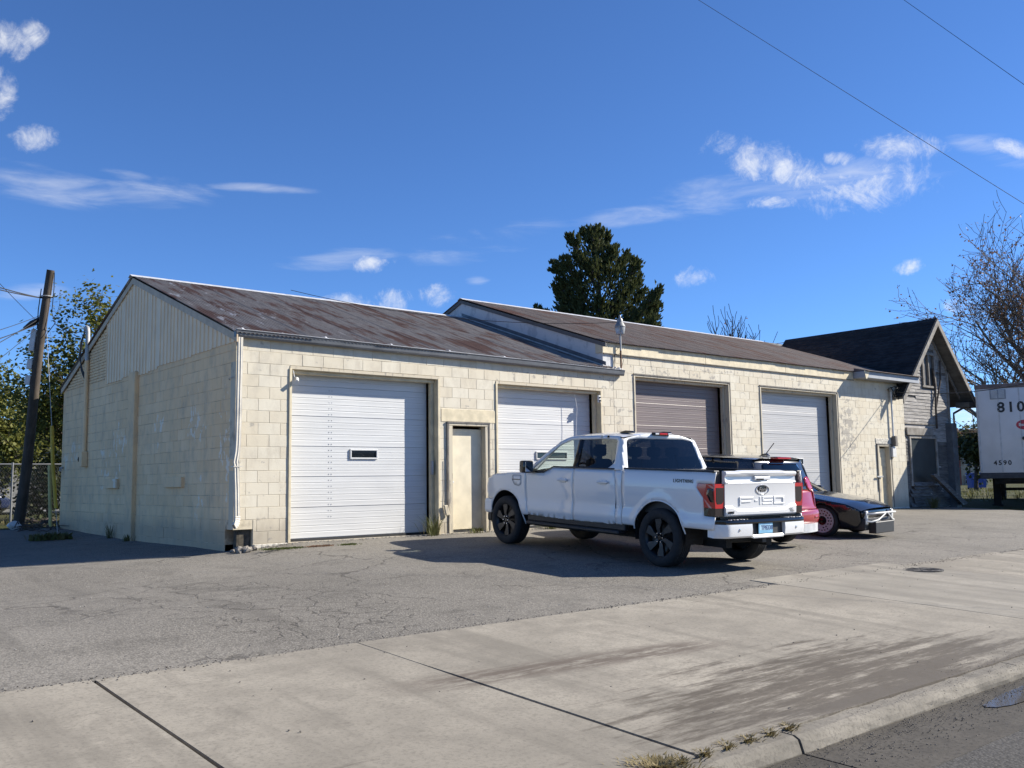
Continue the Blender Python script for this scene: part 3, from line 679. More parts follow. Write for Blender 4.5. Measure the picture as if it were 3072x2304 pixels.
# side wall of the workshop, facing the left yard
sw = wall_backing('side_wall', [(.012, .34, .27, 3.42), (.34, DEPTH-.01, -.35, 3.42)], 'Y', .004, .20, M['mortar_side'], shop)
lay_blocks(sw, 0, DEPTH, 0, 17, [(0, .34, -.5, .27)], 'Y', M['cream_side'], 's', joint=.005, jit=.0022, cap=300, zbase=-.3, prio=lambda s: s[0]+s[2]*.2, offs=lambda k: .5 if k % 2 == 0 else 0)
fb = BM(); box(fb, .004-.004, .19, .34, DEPTH, -.36, .018, .005); obj('footing', fb, M['cream_side'], sw)
# top band above the courses
fb = BM(); box(fb, -.003, .2, 0.0, DEPTH, 3.272, 3.44, .004); obj('top_band', fb, M['cream_side'], sw)
# back and far walls
bm = BM(); box(bm, .0, W1, DEPTH-.2, DEPTH-.001, G0, 3.5); obj('back_wall', bm, M['cream_side'], shop)
bm = BM(); box(bm, W1, W2, DEPTH-.2, DEPTH-.001, G0, 4.1); box(bm, W2-.2, W2-.004, .2, DEPTH-.2, G0, 4.1); obj('back_wall', bm, M['cream_side'], annex)
# pilaster, block vents
bm = BM(); box(bm, -.085, .01, 4.92, 5.34, -.35, 3.40, .012); obj('pilaster', bm, M['cream_side'], sw)
for (xa, ya, xb, yb) in ((232,1034,258,1055),(359,1030,398,1053)):
    p, q = onX(xa, yb, 0), onX(xb, ya, 0); bm = BM(); box(bm, -.06, .02, q.y, p.y, min(p.z,q.z), max(p.z,q.z), .006); obj('blocked_vent', bm, M['cream_side'], sw)
# gable: textured brick band at the rear, vertical metal siding in front
def roof1_z(y): return EAVE1 + (RIDGE1-EAVE1)*(1-abs(y-YR)/YR)
bm = BM(); prism(bm, [(.2,3.44),(DEPTH-.05,3.44),(DEPTH-.05,roof1_z(DEPTH-.05)-.07),(YR,RIDGE1-.09),(.2,roof1_z(.2)-.07)], 0, .02, .16); obj('gable_wall', bm, M['mortar_side'], shop)
bm = BM(); z = 3.445; r = 0
while z < 4.9:
    yend = YR + (1-(z+.09-EAVE1+.09)/(RIDGE1-EAVE1))*YR; y = 6.9 + (.1 if r % 2 else 0)
    while y < yend:
        y2 = min(y+.2, yend)
        if y2-y > .03: box(bm, -.002+random.uniform(-.004,.004), .03, y+.004, y2-.004, z+.006, z+.062)
        y += .2
    z += .068; r += 1
o = obj('gable_bricks', bm, M['cream_side'], shop); o['kind'] = 'stuff'
# siding panels, each with its ribs
edges_y = [.06,1.02,1.98,2.90,3.80,4.30,5.30,6.0,7.12]
drop = [0,.0,.01,-.005,.03,.05,.005,.035]
for i in range(len(edges_y)-1):
    y0, y1 = edges_y[i], edges_y[i+1]; bm = BM(); off = .002*(i % 2)
    bot = 3.405 - .012*y0 - drop[i] if y0 < 5.2 else 3.36-drop[i]*1.2
    ys = []; y = y0
    while y < y1-.02:
        ys += [(y, 0), (min(y+.150,y1), 0), (min(y+.158,y1), .016), (min(y+.176,y1), .016), (min(y+.184,y1), 0)]; y += .19
    pts = []
    for yy, h in ys:
        if not pts or yy > pts[-1][0]+1e-4: pts.append((yy, h))
    pts = [p for p in pts if p[0] <= y1]+([(y1,0)] if pts[-1][0] < y1-1e-3 else [])
    L = [bm.verts.new((-.012-off-h, yy, bot)) for yy, h in pts]; U = [bm.verts.new((-.012-off-h, yy, roof1_z(yy)-.035)) for yy, h in pts]
    for a in range(len(pts)-1): bm.faces.new((L[a], L[a+1], U[a+1], U[a]))
    o = obj('siding_panel', bm, M['siding'], shop); mo = o.modifiers.new('t', 'SOLIDIFY'); mo.thickness = .004; mo.offset = 0
# rake trims
bm = BM()
for s in (0, 1):
    def Y(t): return (YR*t if s == 0 else DEPTH-YR*t)
    y0, y1 = (-.12 if s == 0 else DEPTH+.12), YR
    z0, z1 = roof1_z(0)-.045, RIDGE1-.01
    vs = [(y0, z0-.13), (y0, z0), (y1, z1), (y1, z1-.13)]
    prism(bm, vs, 0, -.045, -.022)
obj('rake_trim', bm, M['siding_trim'], shop)
# corrugated roof sheets
def corr_mesh(w, L, pitch=.0762, amp=.0125, mat=None):
    bm = BM(); n = int(round(w/pitch))*6; R = 3
    V = [[bm.verts.new((w*i/n, L*j/R, amp*cos(2*pi*(w*i/n)/pitch))) for j in range(R+1)] for i in range(n+1)]
    for i in range(n):
        for j in range(R): bm.faces.new((V[i][j], V[i+1][j], V[i+1][j+1], V[i][j+1]))
    me = bpy.data.meshes.new('roof_sheet'); bm.to_mesh(me); bm.free(); me.materials.append(mat); smooth(me, 179); return me
def lay_roof(parent, x0, x1, zE, zR, over, mat, name='roof'):
    ang = atan2(zR-zE, YR); Ltot = sqrt(YR**2+(zR-zE)**2)+over/cos(ang)
    w = .6858; n = int((x1-x0)/w+.5); wa = nw = w
    rows = [(0, Ltot*.52+.1), (Ltot*.52-.0, Ltot*.48)]
    for side in (0, 1):
        bm = BM(); root = bpy.data.objects.new(name+'_slope', None); link(root, parent)
        for rI, (s0, L) in enumerate(rows):
            me = corr_mesh(nw+.0762, L, mat=mat)
            for i in range(n):
                o = bpy.data.objects.new('roof_sheet', me); link(o, root)
                lift = .030+.004*rI+.0008*(i % 2)
                x = x0+wa*i; st = s0+random.uniform(-.012,.012) - (0)
                if side == 0:
                    o.location = (x, -over+st*cos(ang), zE-over*math.tan(ang)+st*sin(ang)+lift); o.rotation_euler = (ang, 0, 0)
                else:
                    o.location = (x+nw+.0762, DEPTH+over-st*cos(ang), zE-over*math.tan(ang)+st*sin(ang)+lift); o.rotation_euler = (ang, 0, pi)
    bm = BM()
    prism(bm, [(YR-.12,zR+.03-.12*math.tan(ang)+.022),(YR,zR+.062),(YR+.12,zR+.03-.12*math.tan(ang)+.022),(YR+.12,zR+.03-.12*math.tan(ang)+.016),(YR,zR+.054),(YR-.12,zR+.03-.12*math.tan(ang)+.016)], 0, x0-.03, x1+.02)
    obj('ridge_cap', bm, M['ridge'], parent)
lay_roof(shop, -.075, 8.72, EAVE1, RIDGE1, .14, M['roof_a'])
lay_roof(annex, 8.70, W2+.10, EAVE2, RIDGE2, .10, M['roof_b'])
# the annex gable rising over the workshop roof
def roof2_z(y): return EAVE2 + (RIDGE2-EAVE2)*(1-abs(y-YR)/YR)
bm = BM(); prism(bm, [(.002,3.40),(DEPTH-.01,3.40),(DEPTH-.01,EAVE2-.02),(YR,RIDGE2-.012),(.002,EAVE2-.02)], 0, 8.735, 9.05); obj('gable_wall', bm, M['stucco'], annex)
bm = BM(); prism(bm, [(.2,3.9),(DEPTH-.21,3.9),(DEPTH-.21,roof2_z(DEPTH-.2)-.03),(YR,RIDGE2-.03),(.2,roof2_z(.2)-.03)], 0, W2-.19, W2-.01); obj('gable_wall', bm, M['cream_side'], annex)
bm = BM()
for s in (0, 1):
    y0 = -.13 if s == 0 else DEPTH+.13
    prism(bm, [(y0,EAVE2-.13),(y0,EAVE2-.035),(YR,RIDGE2-.002),(YR,RIDGE2-.09)], 0, 8.698, 8.732)
obj('rake_trim', bm, plain('dark_rake_edge', (.10,.095,.09), .7), annex)
bm = BM()                                      # flashing strip where the roofs meet
prism(bm, [(-.1,roof1_z(0)+.03),(YR,RIDGE1+.07),(YR,RIDGE1+.15),(-.1,roof1_z(0)+.12)], 0, 8.722, 8.733); obj('flashing', bm, M['gutter'], annex)
# annex fascia boards and the boxed end soffit
xs = [8.70, 12.4, 15.9, 19.42]
for a, b in zip(xs, xs[1:]):
    bm = BM(); box(bm, a+.004, b-.004, -.030, .02, 3.885, 4.135, .004); obj('fascia_board', bm, M['cream_trim'], annex)
bm = BM(); box(bm, 8.70, W2, .021, .2, 3.90, 4.12); obj('wall_plate', bm, M['cream_trim'], annex)
bm = BM(); box(bm, 8.72, 19.42, -.045, -.031, 3.875, 3.893); obj('drip_edge', bm, M['jamb_dark'], annex)
bm = BM(); box(bm, 19.43, 22.72, -.42, .02, 3.935, 4.13, .006); obj('boxed_soffit', bm, plain('grey_soffit_paint', (.30,.315,.34), .6, var=.08), annex)
bm = BM(); prism(bm, [(19.36,4.13),(19.66,4.13),(19.50,3.90),(19.44,3.90)], 1, -.432, -.423); obj('soffit_end_trim', bm, M['cream_trim'], annex)
bm = BM(); ang = atan2(RIDGE2-EAVE2, YR); prism(bm, [(-.50,4.135),(-.05,4.135+.0),(-.05,4.30-.05),(-.50,4.145)], 0, 19.43, 22.76); obj('soffit_roofing', bm, M['roof_b'], annex)
# flat box gutter of the workshop with strap brackets
gp = [(-.022,3.585),(-.022,3.475),(-.10,3.470),(-.118,3.50),(-.128,3.575),(-.140,3.588),(-.140,3.597),(-.118,3.597),(-.118,3.582),(-.112,3.50),(-.098,3.478),(-.030,3.482),(-.030,3.585)]
gut = empty('g_tmp'); bpy.data.objects.remove(gut)
gx = [-.05, 3.0, 6.15, 9.28]
for i, (a, b) in enumerate(zip(gx, gx[1:])):
    bm = BM(); prism(bm, [(y, z - .018*0) for y, z in gp], 0, a, b+.03); g = obj('gutter', bm, M['gutter'], shop)
    for v in g.data.vertices: v.co.z -= .009*v.co.x; v.co.y -= .002*(i % 2)
    bm = BM(); box(bm, a, b+.03, -.1445, -.117, 3.5975, 3.6025); l = obj('gutter_lip', bm, M['gutter_lip'], g)
    for v in l.data.vertices: v.co.z -= .009*v.co.x
bm = BM(); prism(bm, [(-.022,3.585),(-.022,3.475),(-.10,3.47),(-.14,3.6)], 0, -.053, -.050); obj('gutter_end_cap', bm, M['gutter'], shop)
bm = BM(); prism(bm, [(-.022,3.585),(-.022,3.475),(-.10,3.47),(-.14,3.6)], 0, 9.311, 9.315); o = obj('gutter_end_cap', bm, M['gutter'], shop); o.location.z = -.084
for x in (.06, 1.62, 3.0, 4.35, 5.75, 7.1, 8.35):
    bm = BM(); z = -.009*x
    prism(bm, [(-.147,3.600+z),(-.10,3.612+z),(-.06,3.640+z),(.05,3.66+z),(.05,3.655+z),(-.06,3.634+z),(-.10,3.606+z),(-.147,3.594+z)], 0, x, x+.035); obj('gutter_strap', bm, M['ridge'], shop)
bm = BM(); box(bm, 0.0, 9.05, -.022, .19, 3.475, 3.60); o = obj('fascia_board', bm, M['cream_trim'], shop)
for v in o.data.vertices: v.co.z -= .009*v.co.x if v.co.z > 3.5 else 0
bm = BM()
for i in range(9):
    a = Vector((9.12+random.uniform(-.12,.18), -.07+random.uniform(-.06,.08), 3.52+random.uniform(0,.06))); box(bm, -.05,.05,-.03,.03,-.012,.012, .006, M=Matrix.Translation(a) @ Matrix.Rotation(random.uniform(-1,1),4,'X') @ Matrix.Rotation(random.uniform(0,3),4,'Z'))
obj('gutter_debris', bm, M['white_metal'], shop)
# crushed downspout at the corner
def downspout():
    bm = BM(); prof = [(.042,.03),(.042,-.03),(-.042,-.03),(-.042,.03)]; rings = []
    path = [(.035,-.075,3.47,0),(.034,-.075,3.0,0),(.030,-.075,2.2,0),(.024,-.078,1.75,0),(.012,-.082,1.55,.1),(-.012,-.085,1.38,.55),(-.004,-.085,1.34,.35),(.0,-.088,1.28,.5),(.006,-.085,1.1,.3),(.016,-.080,.95,.12),(.026,-.078,.62,.0),(.028,-.080,.50,0)]
    n = 28
    for (x, y, z, cr) in path:
        ring = []
        for k in range(n):
            t = 4*k/n; s = int(t); f = t-s; a, b = prof[s], prof[(s+1)%4]; px, py = a[0]+(b[0]-a[0])*f, a[1]+(b[1]-a[1])*f
            rib = .0045*(1 if int(f*7) % 2 else -1)
            px += rib*(1 if s in (0,) else -1 if s == 2 else 0); py += rib*(-1 if s == 1 else 1 if s == 3 else 0)
            py *= 1-.55*cr*(1+.4*sin(k*1.7)); px *= 1+.25*cr*sin(k*.9+z*5)
            ring.append(bm.verts.new((x+px, y+py, z)))
        rings.append(ring)
    for A, B in zip(rings, rings[1:]):
        for k in range(n): bm.faces.new((A[k], A[(k+1)%n], B[(k+1)%n], B[k]))
    return bm
ds = obj('downspout', downspout(), M['spout'], shop, sm_ang=25)
bm = BM(); rings = []
for i in range(13):
    t = i/12; a = t*1.15; c = Vector((.028-.10*(1-cos(a))*1.2, -.080-.05*t, .50-.19*sin(a)))
    d = Vector((-sin(a)*.9, -.25*t, -cos(a))).normalized(); u = Vector((0,1,0)); u = (u-d*u.dot(d)).normalized(); s = d.cross(u); g = 1.0 if i % 2 else .86
    rings.append([bm.verts.new(c+s*(.045*g*sx)+u*(.034*g*sy)) for sx, sy in ((1,1),(1,-1),(-1,-1),(-1,1))])
for A, B in zip(rings, rings[1:]):
    for k in range(4): bm.faces.new((A[k], A[(k+1)%4], B[(k+1)%4], B[k]))
obj('elbow', bm, M['spout'], ds)
bm = BM(); box(bm, -.06, .10, -.118, -.112, 1.30, 1.318); box(bm, .09, .096, -.115, .0, 1.30, 1.318); box(bm, -.062, -.056, -.115, -.0, 1.30, 1.318); obj('strap', bm, M['spout'], ds)
# broken masonry in the hole
bm = BM(); box(bm, .09, .33, .07, .2, -.3, .265); o = obj('broken_corner', bm, M['dirt'], shop)
for i in range(13):
    s = random.uniform(.03, .085); bm = BM(); bmesh.ops.create_icosphere(bm, subdivisions=1, radius=s)
    for v in bm.verts: v.co = Vector((v.co.x*random.uniform(.8,1.6), v.co.y*random.uniform(.7,1.2), v.co.z*random.uniform(.5,.9)))
    x, y = random.uniform(-.05,.36), random.uniform(-.22,.03); o = obj('rubble', bm, M['rubble'], None); o.location = (x, y, gz(x,y)+s*.35); o.rotation_euler = (random.random(), random.random(), random.random()*6)
    tag(o, 'broken block rubble heaped under the crushed downspout at the corner', 'rubble', 'rubble at the broken wall corner')

# ---- overhead doors
def overhead(b, parent):
    x0, x1, top = b['x0'], b['x1'], b['top']; mat = M[b['mat']]; Yd = .285
    jw = .075
    root = bpy.data.objects.new('overhead_door', None); link(root, parent)
    zt = top-.10; zb = .045; n = b['n']; rh = (zt-zb)/n; per = 5
    fx0, fx1 = x0+.035, x1-.115
    i = 0
    while i < n:
        m_ = min(per, n-i); bm = BM(); prof = []
        for r in range(m_):
            z0 = zb+(i+r)*rh; g = .009 if r == 0 else .0055
            prof += [(Yd+g, z0+.001), (Yd+g, z0+.007), (Yd, z0+.014), (Yd+.0015, z0+rh*.5), (Yd, z0+rh-.006), (Yd+g*.22, z0+rh-.0005)]
        A = [bm.verts.new((fx0, y, z)) for y, z in prof]; B = [bm.verts.new((fx1, y, z)) for y, z in prof]
        nb = 8; cols = [A]
        for q in range(1, nb): cols.append([bm.verts.new((fx0+(fx1-fx0)*q/nb, y+.003*noise.noise((q*2.1, z*3, x0)), z)) for y, z in prof])
        cols.append(B)
        for c0, c1 in zip(cols, cols[1:]):
            for k in range(len(prof)-1): bm.faces.new((c0[k], c1[k], c1[k+1], c0[k+1]))
        obj('door_section', bm, mat, root); i += m_
    bm = BM(); box(bm, fx0, fx1, Yd+.02, Yd+.06, zb, zt); obj('door_core', bm, mat, root)
    bm = BM(); box(bm, fx0, fx1, Yd-.008, Yd+.03, .006, zb+.002); obj('bottom_seal', bm, M['rubber'], root)
    if b['win']:
        wx0, wx1, wy1, wy0 = b['win']; a = onY(wx0, wy1, Yd).x; c = onY(wx1, wy1, Yd).x; z = onY(wx0, wy1, Yd).z; h = max(.15, onY(wx0, wy0, Yd).z-z); bm = BM()
        for (p, q, r, s) in ((a, c, z+h-.03, z+h), (a, c, z, z+.03), (a, a+.032, z+.03, z+h-.03), (c-.032, c, z+.03, z+h-.03)): box(bm, p, q, Yd-.028, Yd+.014, r, s, .007)
        w = obj('window', bm, M['door_white'], root); bm = BM(); box(bm, a+.02, c-.02, Yd-.004, Yd+.01, z+.02, z+h-.02); obj('pane', bm, M['black_glass'], w)
        bm = BM()
        for (p, q, r, s) in ((a+.02, c-.02, z+h-.036, z+h-.026), (a+.02, c-.02, z+.026, z+.036), (a+.026, a+.038, z+.03, z+h-.03), (c-.038, c-.026, z+.03, z+h-.03)): box(bm, p, q, Yd-.012, Yd, r, s)
        obj('gasket', bm, M['rubber'], w)
    # frame: jambs, stops, header
    fr = bpy.data.objects.new('door_frame', None); link(fr, parent)
    trim = M['cream_trim'] if x0 < 9 else M['jamb']
    def bd(nm, *a, mat=trim):
        bm = BM(); box(bm, *a, .004); obj(nm, bm, mat, fr)
    bd('jamb_board', x0-.012, x0+.036, -.022, .20, 0.0, top-.05)
    bd('jamb_board', x1-.045, x1-.002, -.018, .20, 0.0, top-.06, mat=M['cream_trim'] if x0 < 9 else M['jamb'])
    bd('stop_moulding', x1-.115, x1-.05, .12, .21, 0.0, top-.10, mat=trim)
    bd('header_board', x0-.0, x1-.002, -.010, .20, top-.062, top-.006, mat=M['jamb'])
    bd('header_stop', x0+.037, x1-.05, .09, .21, top-.125, top-.064, mat=trim)
    if x0 > 9: bd('edge_moulding', x1-.001, x1+.035, -.026, -.007, 0.0, top-.02, mat=M['jamb_dark']); bd('edge_moulding', x0-.02, x1+.03, -.030, -.011, top-.022, top+.012, mat=M['jamb_dark'])
    return root
doors = [overhead(b, shop if b['x0'] < 9 else annex) for b in bays]
bm = BM()                                     # bolt rows down the first door
for i in range(3, 25):
    for dx in (0, .055):
        z = .045+(i+.45)*((course_z(1)-.1-.045)/27); box(bm, 1.90+dx, 1.909+dx,   .280, .295, z-.010, z+.010)
obj('bolt_row', bm, plain('dull_bolts', (.34,.345,.36), .5, .2), doors[0])
# lock plate on the first door's right jamb
bm = BM(); box(bm, 4.02, 4.06, .06, .125, 1.15, 1.42, .004); obj('latch_plate', bm, M['grey_metal'], shop)
# ---- side door by the first bay
def mandoor(md, parent, mat, trimmat, lintel):
    x0, x1, z0, z1 = md; r = bpy.data.objects.new('side_door', None); link(r, parent)
    bm = BM(); box(bm, x0+.10, x1-.085, .115, .16, .07, z1-.115, .003); obj('door_leaf', bm, mat, r)
    bm = BM(); box(bm, x0+.10, x1-.085, .10, .20, .0, .055); obj('threshold', bm, M['rubber'], r)
    for nm, a in (('door_jamb', (x0+.002, x0+.098, -.026, .2, .0, z1-.06)), ('door_jamb', (x1-.083, x1-.002, -.024, .2, .0, z1-.06)), ('door_head', (x0+.002, x1-.002, -.03, .2, z1-.058, z1-.002))):
        bm = BM(); box(bm, *a, .004); obj(nm, bm, trimmat, r)
    bm = BM(); box(bm, x0-.035, x0+.004, -.034, -.006, .55, z1+.02); box(bm, x1-.004, x1+.03, -.034, -.006, .02, z1+.02); box(bm, x0-.035, x1+.03, -.044, -.031, z1-.012, z1+.022); obj('brick_moulding', bm, M['jamb_dark'], r)
    bm = BM(); lathe(bm, [(.0001,-.065),(.022,-.06),(.028,-.045),(.02,-.03),(.012,-.025),(.012,0),(.03,.0),(.03,.008)], 16, 'Y', M=Matrix.Translation((x0+.155,.112,1.0))); obj('door_knob', bm, M['ridge'], r, sm_ang=50)
    return r
r1 = mandoor(md1, shop, M['cream_door'], M['jamb'], None); r2 = mandoor(md2, annex, M['cream_trim'], M['jamb'], None)
bm = BM(); box(bm, 4.20, 5.56, -.008, .02, 2.185, 2.44, .004); obj('patched_lintel', bm, M['cream_trim'], shop)
bm = BM(); box(bm, 20.55, 21.5, -.014, .02, 1.99, 2.16, .006); obj('rough_lintel', bm, M['concrete_lintel'], annex)
bm = BM(); box(bm, 4.235, 4.33, -.075, -.03, .36, .56, .01, M=None); o = obj('hanging_box', bm, M['jamb'], shop); o.rotation_euler = (0, .0, 0)
for v in o.data.vertices: v.co.x += (v.co.z-.46)*-.25
bm = BM(); tube(bm, [(4.30,-.035,1.45),(4.305,-.036,.9),(4.30,-.04,.56)], .006, 6); obj('cable', bm, M['jamb_dark'], shop)
bm = BM(); box(bm, 20.44, 20.80, -.07, -.035, .955, 1.0, .004); box(bm, 20.60, 20.63, -.045, .12, .95, 1.0); obj('door_hasp', bm, M['grey_metal'], annex)
# ---- cameras and lamp
cp = Vector((1.06, -.03, 2.86)); bm = BM(); tube(bm, [cp+Vector((-.02,.02,.12)), cp+Vector((-.01,0,.02)), cp], .008, 6); lathe(bm, [(.0001,-.08),(.034,-.08),(.036,-.04),(.036,.06),(.028,.075),(.0001,.075)], 14, 'Y', M=Matrix.Translation(cp+Vector((.03,-.02,-.05))) @ Matrix.Rotation(.5,4,'X') @ Matrix.Rotation(-.4,4,'Z'))
tag(obj('security_camera', bm, M['white_metal'], None, sm_ang=40), 'small white bullet camera under the header of the first white garage door', 'camera')
cp = Vector((8.56, -.035, 2.80)); bm = BM(); box(bm, cp.x-.045, cp.x+.035, -.05, .0, 2.74, 2.90, .008); box(bm, cp.x-.03, cp.x+.015, -.075, -.045, 2.76, 2.80, mi=1); box(bm, cp.x-.03, cp.x+.015, -.075, -.045, 2.84, 2.87, mi=1)
tag(obj('security_camera', bm, [M['white_metal'], M['rubber']], None), 'small white boxy camera on the jamb of the second white garage door', 'camera')
lp = onY(1338, 705, -.10); root = empty('yard_lamp', (lp.x, -.10, 3.42), 0, 'dusk-to-dawn yard lamp with clear lens on a rusty pipe above the gutter end', 'lamp')
zz = 3.42
top = onY(1338, 690, -.10).z; lens0 = onY(1338, 722, -.10).z; lens1 = onY(1338, 700, -.10).z
bm = BM(); tube(bm, [(-.06,.06,.0),(.0,.02,.03),(.02,.0,.10),(.02,0,lens0-zz)], .021, 10); obj('pipe', bm, M['rusty'], root, sm_ang=40)
bm = BM(); tube(bm, [(.02,0,.55),(.02,0,lens0-zz)], .0225, 10); obj('pipe_sleeve', bm, M['grey_metal'], root, sm_ang=40)
bm = BM(); lathe(bm, [(.0001,0),(.085,0),(.10,.02),(.12,.17),(.115,.18)], 24, 'Z', M=Matrix.Translation((.02,0,lens0-zz))); obj('lens', bm, M['clear_glass'], root, sm_ang=60)
bm = BM(); lathe(bm, [(.125,.165),(.128,.185),(.118,.20),(.082,.27),(.072,.28),(.068,.34),(.05,.375),(.026,.38),(.026,.43),(.016,.45),(.0001,.45)], 24, 'Z', M=Matrix.Translation((.02,0,lens0-zz))); obj('hood', bm, plain('dull_lamp_hood', (.24,.24,.235), .5, .3), root, sm_ang=35)
bm = BM(); tube(bm, [(.02,0,.12),(.09,-.02,.33),(.02,.05,.5)], .005, 5); tube(bm, [(-.12,.08,.1),(-.10,.08,.5),(-.02,.02,.62)], .005, 5); obj('lamp_wire', bm, M['black_wire'], root)
lamp_top = Vector((lp.x-.08, -.10, lens0+.27))
# ---- service mast on the annex
pp = onY(1925, 850, -.08); xm = pp.x
root = empty('service_mast', (xm, -.07, 1.9), 0, 'grey conduit with looped service cables and meter box beside the annex side door', 'conduit')
bm = BM(); tube(bm, [(0,0,1.75),(0,0,-.05)], .030, 10); obj('conduit', bm, M['white_metal'], root, sm_ang=40)
bm = BM(); box(bm, -.11, .11, -.02, .06, -.32, .0, .008); obj('meter_box', bm, M['white_metal'], root)
bm = BM(); box(bm, -.03, .12, -.08, .05, .02, .34, .01); obj('junction_box', bm, M['jamb_dark'], root)
bm = BM(); lathe(bm, [(.0001,.16),(.05,.15),(.065,.08),(.06,0),(.035,-.01)], 14, 'Z', M=Matrix.Translation((0,-.02,1.74))); obj('weather_head', bm, M['grey_metal'], root, sm_ang=40)
bm = BM()
def loop(c, r, n=26, sq=1.0, turns=1.0, ph=0):
    return [Vector((c[0]+r*cos(ph+2*pi*turns*i/n), c[1]-.05*sin(i*.5), c[2]+sq*r*sin(ph+2*pi*turns*i/n))) for i in range(n+1)]
tube(bm, loop((.10,-.12,1.72), .20, sq=.9), .010, 6); tube(bm, loop((.05,-.16,1.66), .15, sq=1.2, ph=1), .010, 6); tube(bm, loop((.0,-.10,1.78), .10), .009, 6)
tube(bm, [(-.30,-.05,1.78),(-.20,-.12,1.86),(-.05,-.1,1.8)], .008, 6); obj('cable_loop', bm, M['black_wire'], root)
# dangling cord on the second door
bm = BM(); tube(bm, [(7.95,.14,2.93),(8.0,.12,2.6),(7.98,.13,2.3),(7.96,.13,1.98)], .005, 5); obj('dangling_cord', bm, M['white_metal'], shop)
# ---- mast with weatherhead and meter box on the side wall
cpt = onX(182, 960, -.06); ym = cpt.y
root = empty('electric_mast', (-.06, ym, 1.0), 0, 'grey electric conduit with bent weatherhead rising past the workshop rake', 'conduit')
zt = onX(190, 712, -.06).z-1.0; zb = onX(185, 975, -.06).z-1.0; zc = onX(185, 1008, -.06).z-1.0
bm = BM(); tube(bm, [(0,0,zb),(0,0,zt-.1)], .048, 10); obj('conduit', bm, M['cream_side'], root, sm_ang=40)
bm = BM(); tube(bm, [(0,0,zt-.75),(0,0,zt-.06),(0,.03,zt+.03),(0,.12,zt+.07),(0,.22,zt+.03)], .050, 10); obj('weather_head', bm, M['grey_metal'], root, sm_ang=40)
bm = BM(); box(bm, -.08, .055, -.10, .12, zc, zb, .01); obj('meter_socket', bm, M['cream_side'], root)
bm = BM(); lathe(bm, [(.0001,0),(.085,0),(.085,.004),(.0001,.004)], 20, 'Y', M=Matrix.Translation((-.02,.123,(zb+zc)/2))); obj('socket_hole', bm, M['rubber'], root)
bm = BM()
for k in range(3): tube(bm, [(-.0,.22,zt+.03),(-.03,.35+.06*k,zt-.25),(-.04,.42+.05*k,zt-.6),(-.03,.36-.05*k,zt-.95),(.02,.22-.1*k,zt-1.18)], .013, 6)
obj('service_cable', bm, M['black_wire'], root)
mast_pt = Vector((-.06, ym+.2, zt+1.0))
bm = BM(); tube(bm, [(-.02,10.5,1.5),(-.06,10.55,1.5),(-.06,10.56,1.42)], .03, 8); tag(obj('hose_bib', bm, M['grey_metal'], None), 'small pipe stub at the rear corner of the side wall', 'pipe')
bm = BM(); tube(bm, [(0,.25,2.78),(-.03,.22,2.80),(-.03,.05,2.81)], .006, 6); obj('wall_hook', bm, M['grey_metal'], sw)
# ================================================================== vehicles: shared helpers
def paint(name, col, rough=.28, metal=0, flake=0):
    m = MT(name); n = m.noise(m.coord(scale=(3,3,3)), 1, 4); d = m.noise(m.coord(scale=(30,30,30)), 1, 5, .7)
    c = m.mix(m.math('MULTIPLY', m.ramp(d, .55, .8), .12), col, tuple(v*.6+.03 for v in col))
    m.set(col=c, rough=rough, metal=metal, coat=.8, coatr=.04); return m.m
def glassmat(name, tint, refl=1.0):
    m = MT(name); t = m.n('ShaderNodeBsdfTransparent'); t.inputs[0].default_value = (*tint, 1); g = m.n('ShaderNodeBsdfGlossy'); g.inputs['Roughness'].default_value = .01
    f = m.n('ShaderNodeLayerWeight'); x = m.n('ShaderNodeMixShader'); m.L.new(m.math('MULTIPLY_ADD', m.math('POWER', f.outputs['Facing'], 4.0), .9, .05), x.inputs[0]); m.L.new(t.outputs[0], x.inputs[1]); m.L.new(g.outputs[0], x.inputs[2]); m.L.new(x.outputs[0], m.out.inputs[0]); return m.m
V_white = paint('white_car_paint', (.70,.70,.695)); V_black = paint('black_car_paint', (.010,.011,.014), .2); V_red = paint('red_car_paint', (.30,.012,.018), .25); V_navy = paint('navy_car_paint', (.012,.02,.06), .25)
V_blackp = plain('black_plastic', (.018,.018,.019), .55, var=.15); V_gloss = MT('gloss_black_trim').set(col=(.008,.008,.009), rough=.12).m
V_chrome = MT('chrome').set(col=(.75,.75,.76), metal=1, rough=.12).m; V_alloy = MT('dark_machined_alloy').set(col=(.045,.045,.048), metal=.7, rough=.35).m; V_alloyd = MT('gloss_dark_alloy').set(col=(.02,.02,.022), rough=.3, metal=.3).m
V_red_lens = MT('red_lamp_lens').set(col=(.42,.012,.014), rough=.12, coat=1.).m; V_smoke = MT('smoked_lens').set(col=(.015,.008,.009), rough=.1, coat=1.).m; V_clearl = MT('clear_lamp_lens').set(col=(.62,.60,.60), rough=.15, coat=1.).m
V_glass_f = glassmat('green_tint_glass', (.86,.93,.89)); V_glass_r = glassmat('privacy_glass', (.22,.23,.24)); V_glass_d = glassmat('dark_privacy_glass', (.07,.075,.085))
V_seat = plain('dark_seat_cloth', (.035,.034,.034), .85, var=.2); V_dash = plain('dash_plastic', (.05,.05,.052), .6, var=.1); V_under = plain('underbody_black', (.012,.012,.012), .85, var=.3)
V_tyre = plain('tyre_rubber', (.017,.017,.018), .82, var=.25, scale=20)
def pip(p, poly):
    x, y = p; c = False; n = len(poly)
    for i in range(n):
        a, b = poly[i], poly[(i+1)%n]
        if (a[1] > y) != (b[1] > y) and x < (b[0]-a[0])*(y-a[1])/(b[1]-a[1])+a[0]: c = not c
    return c
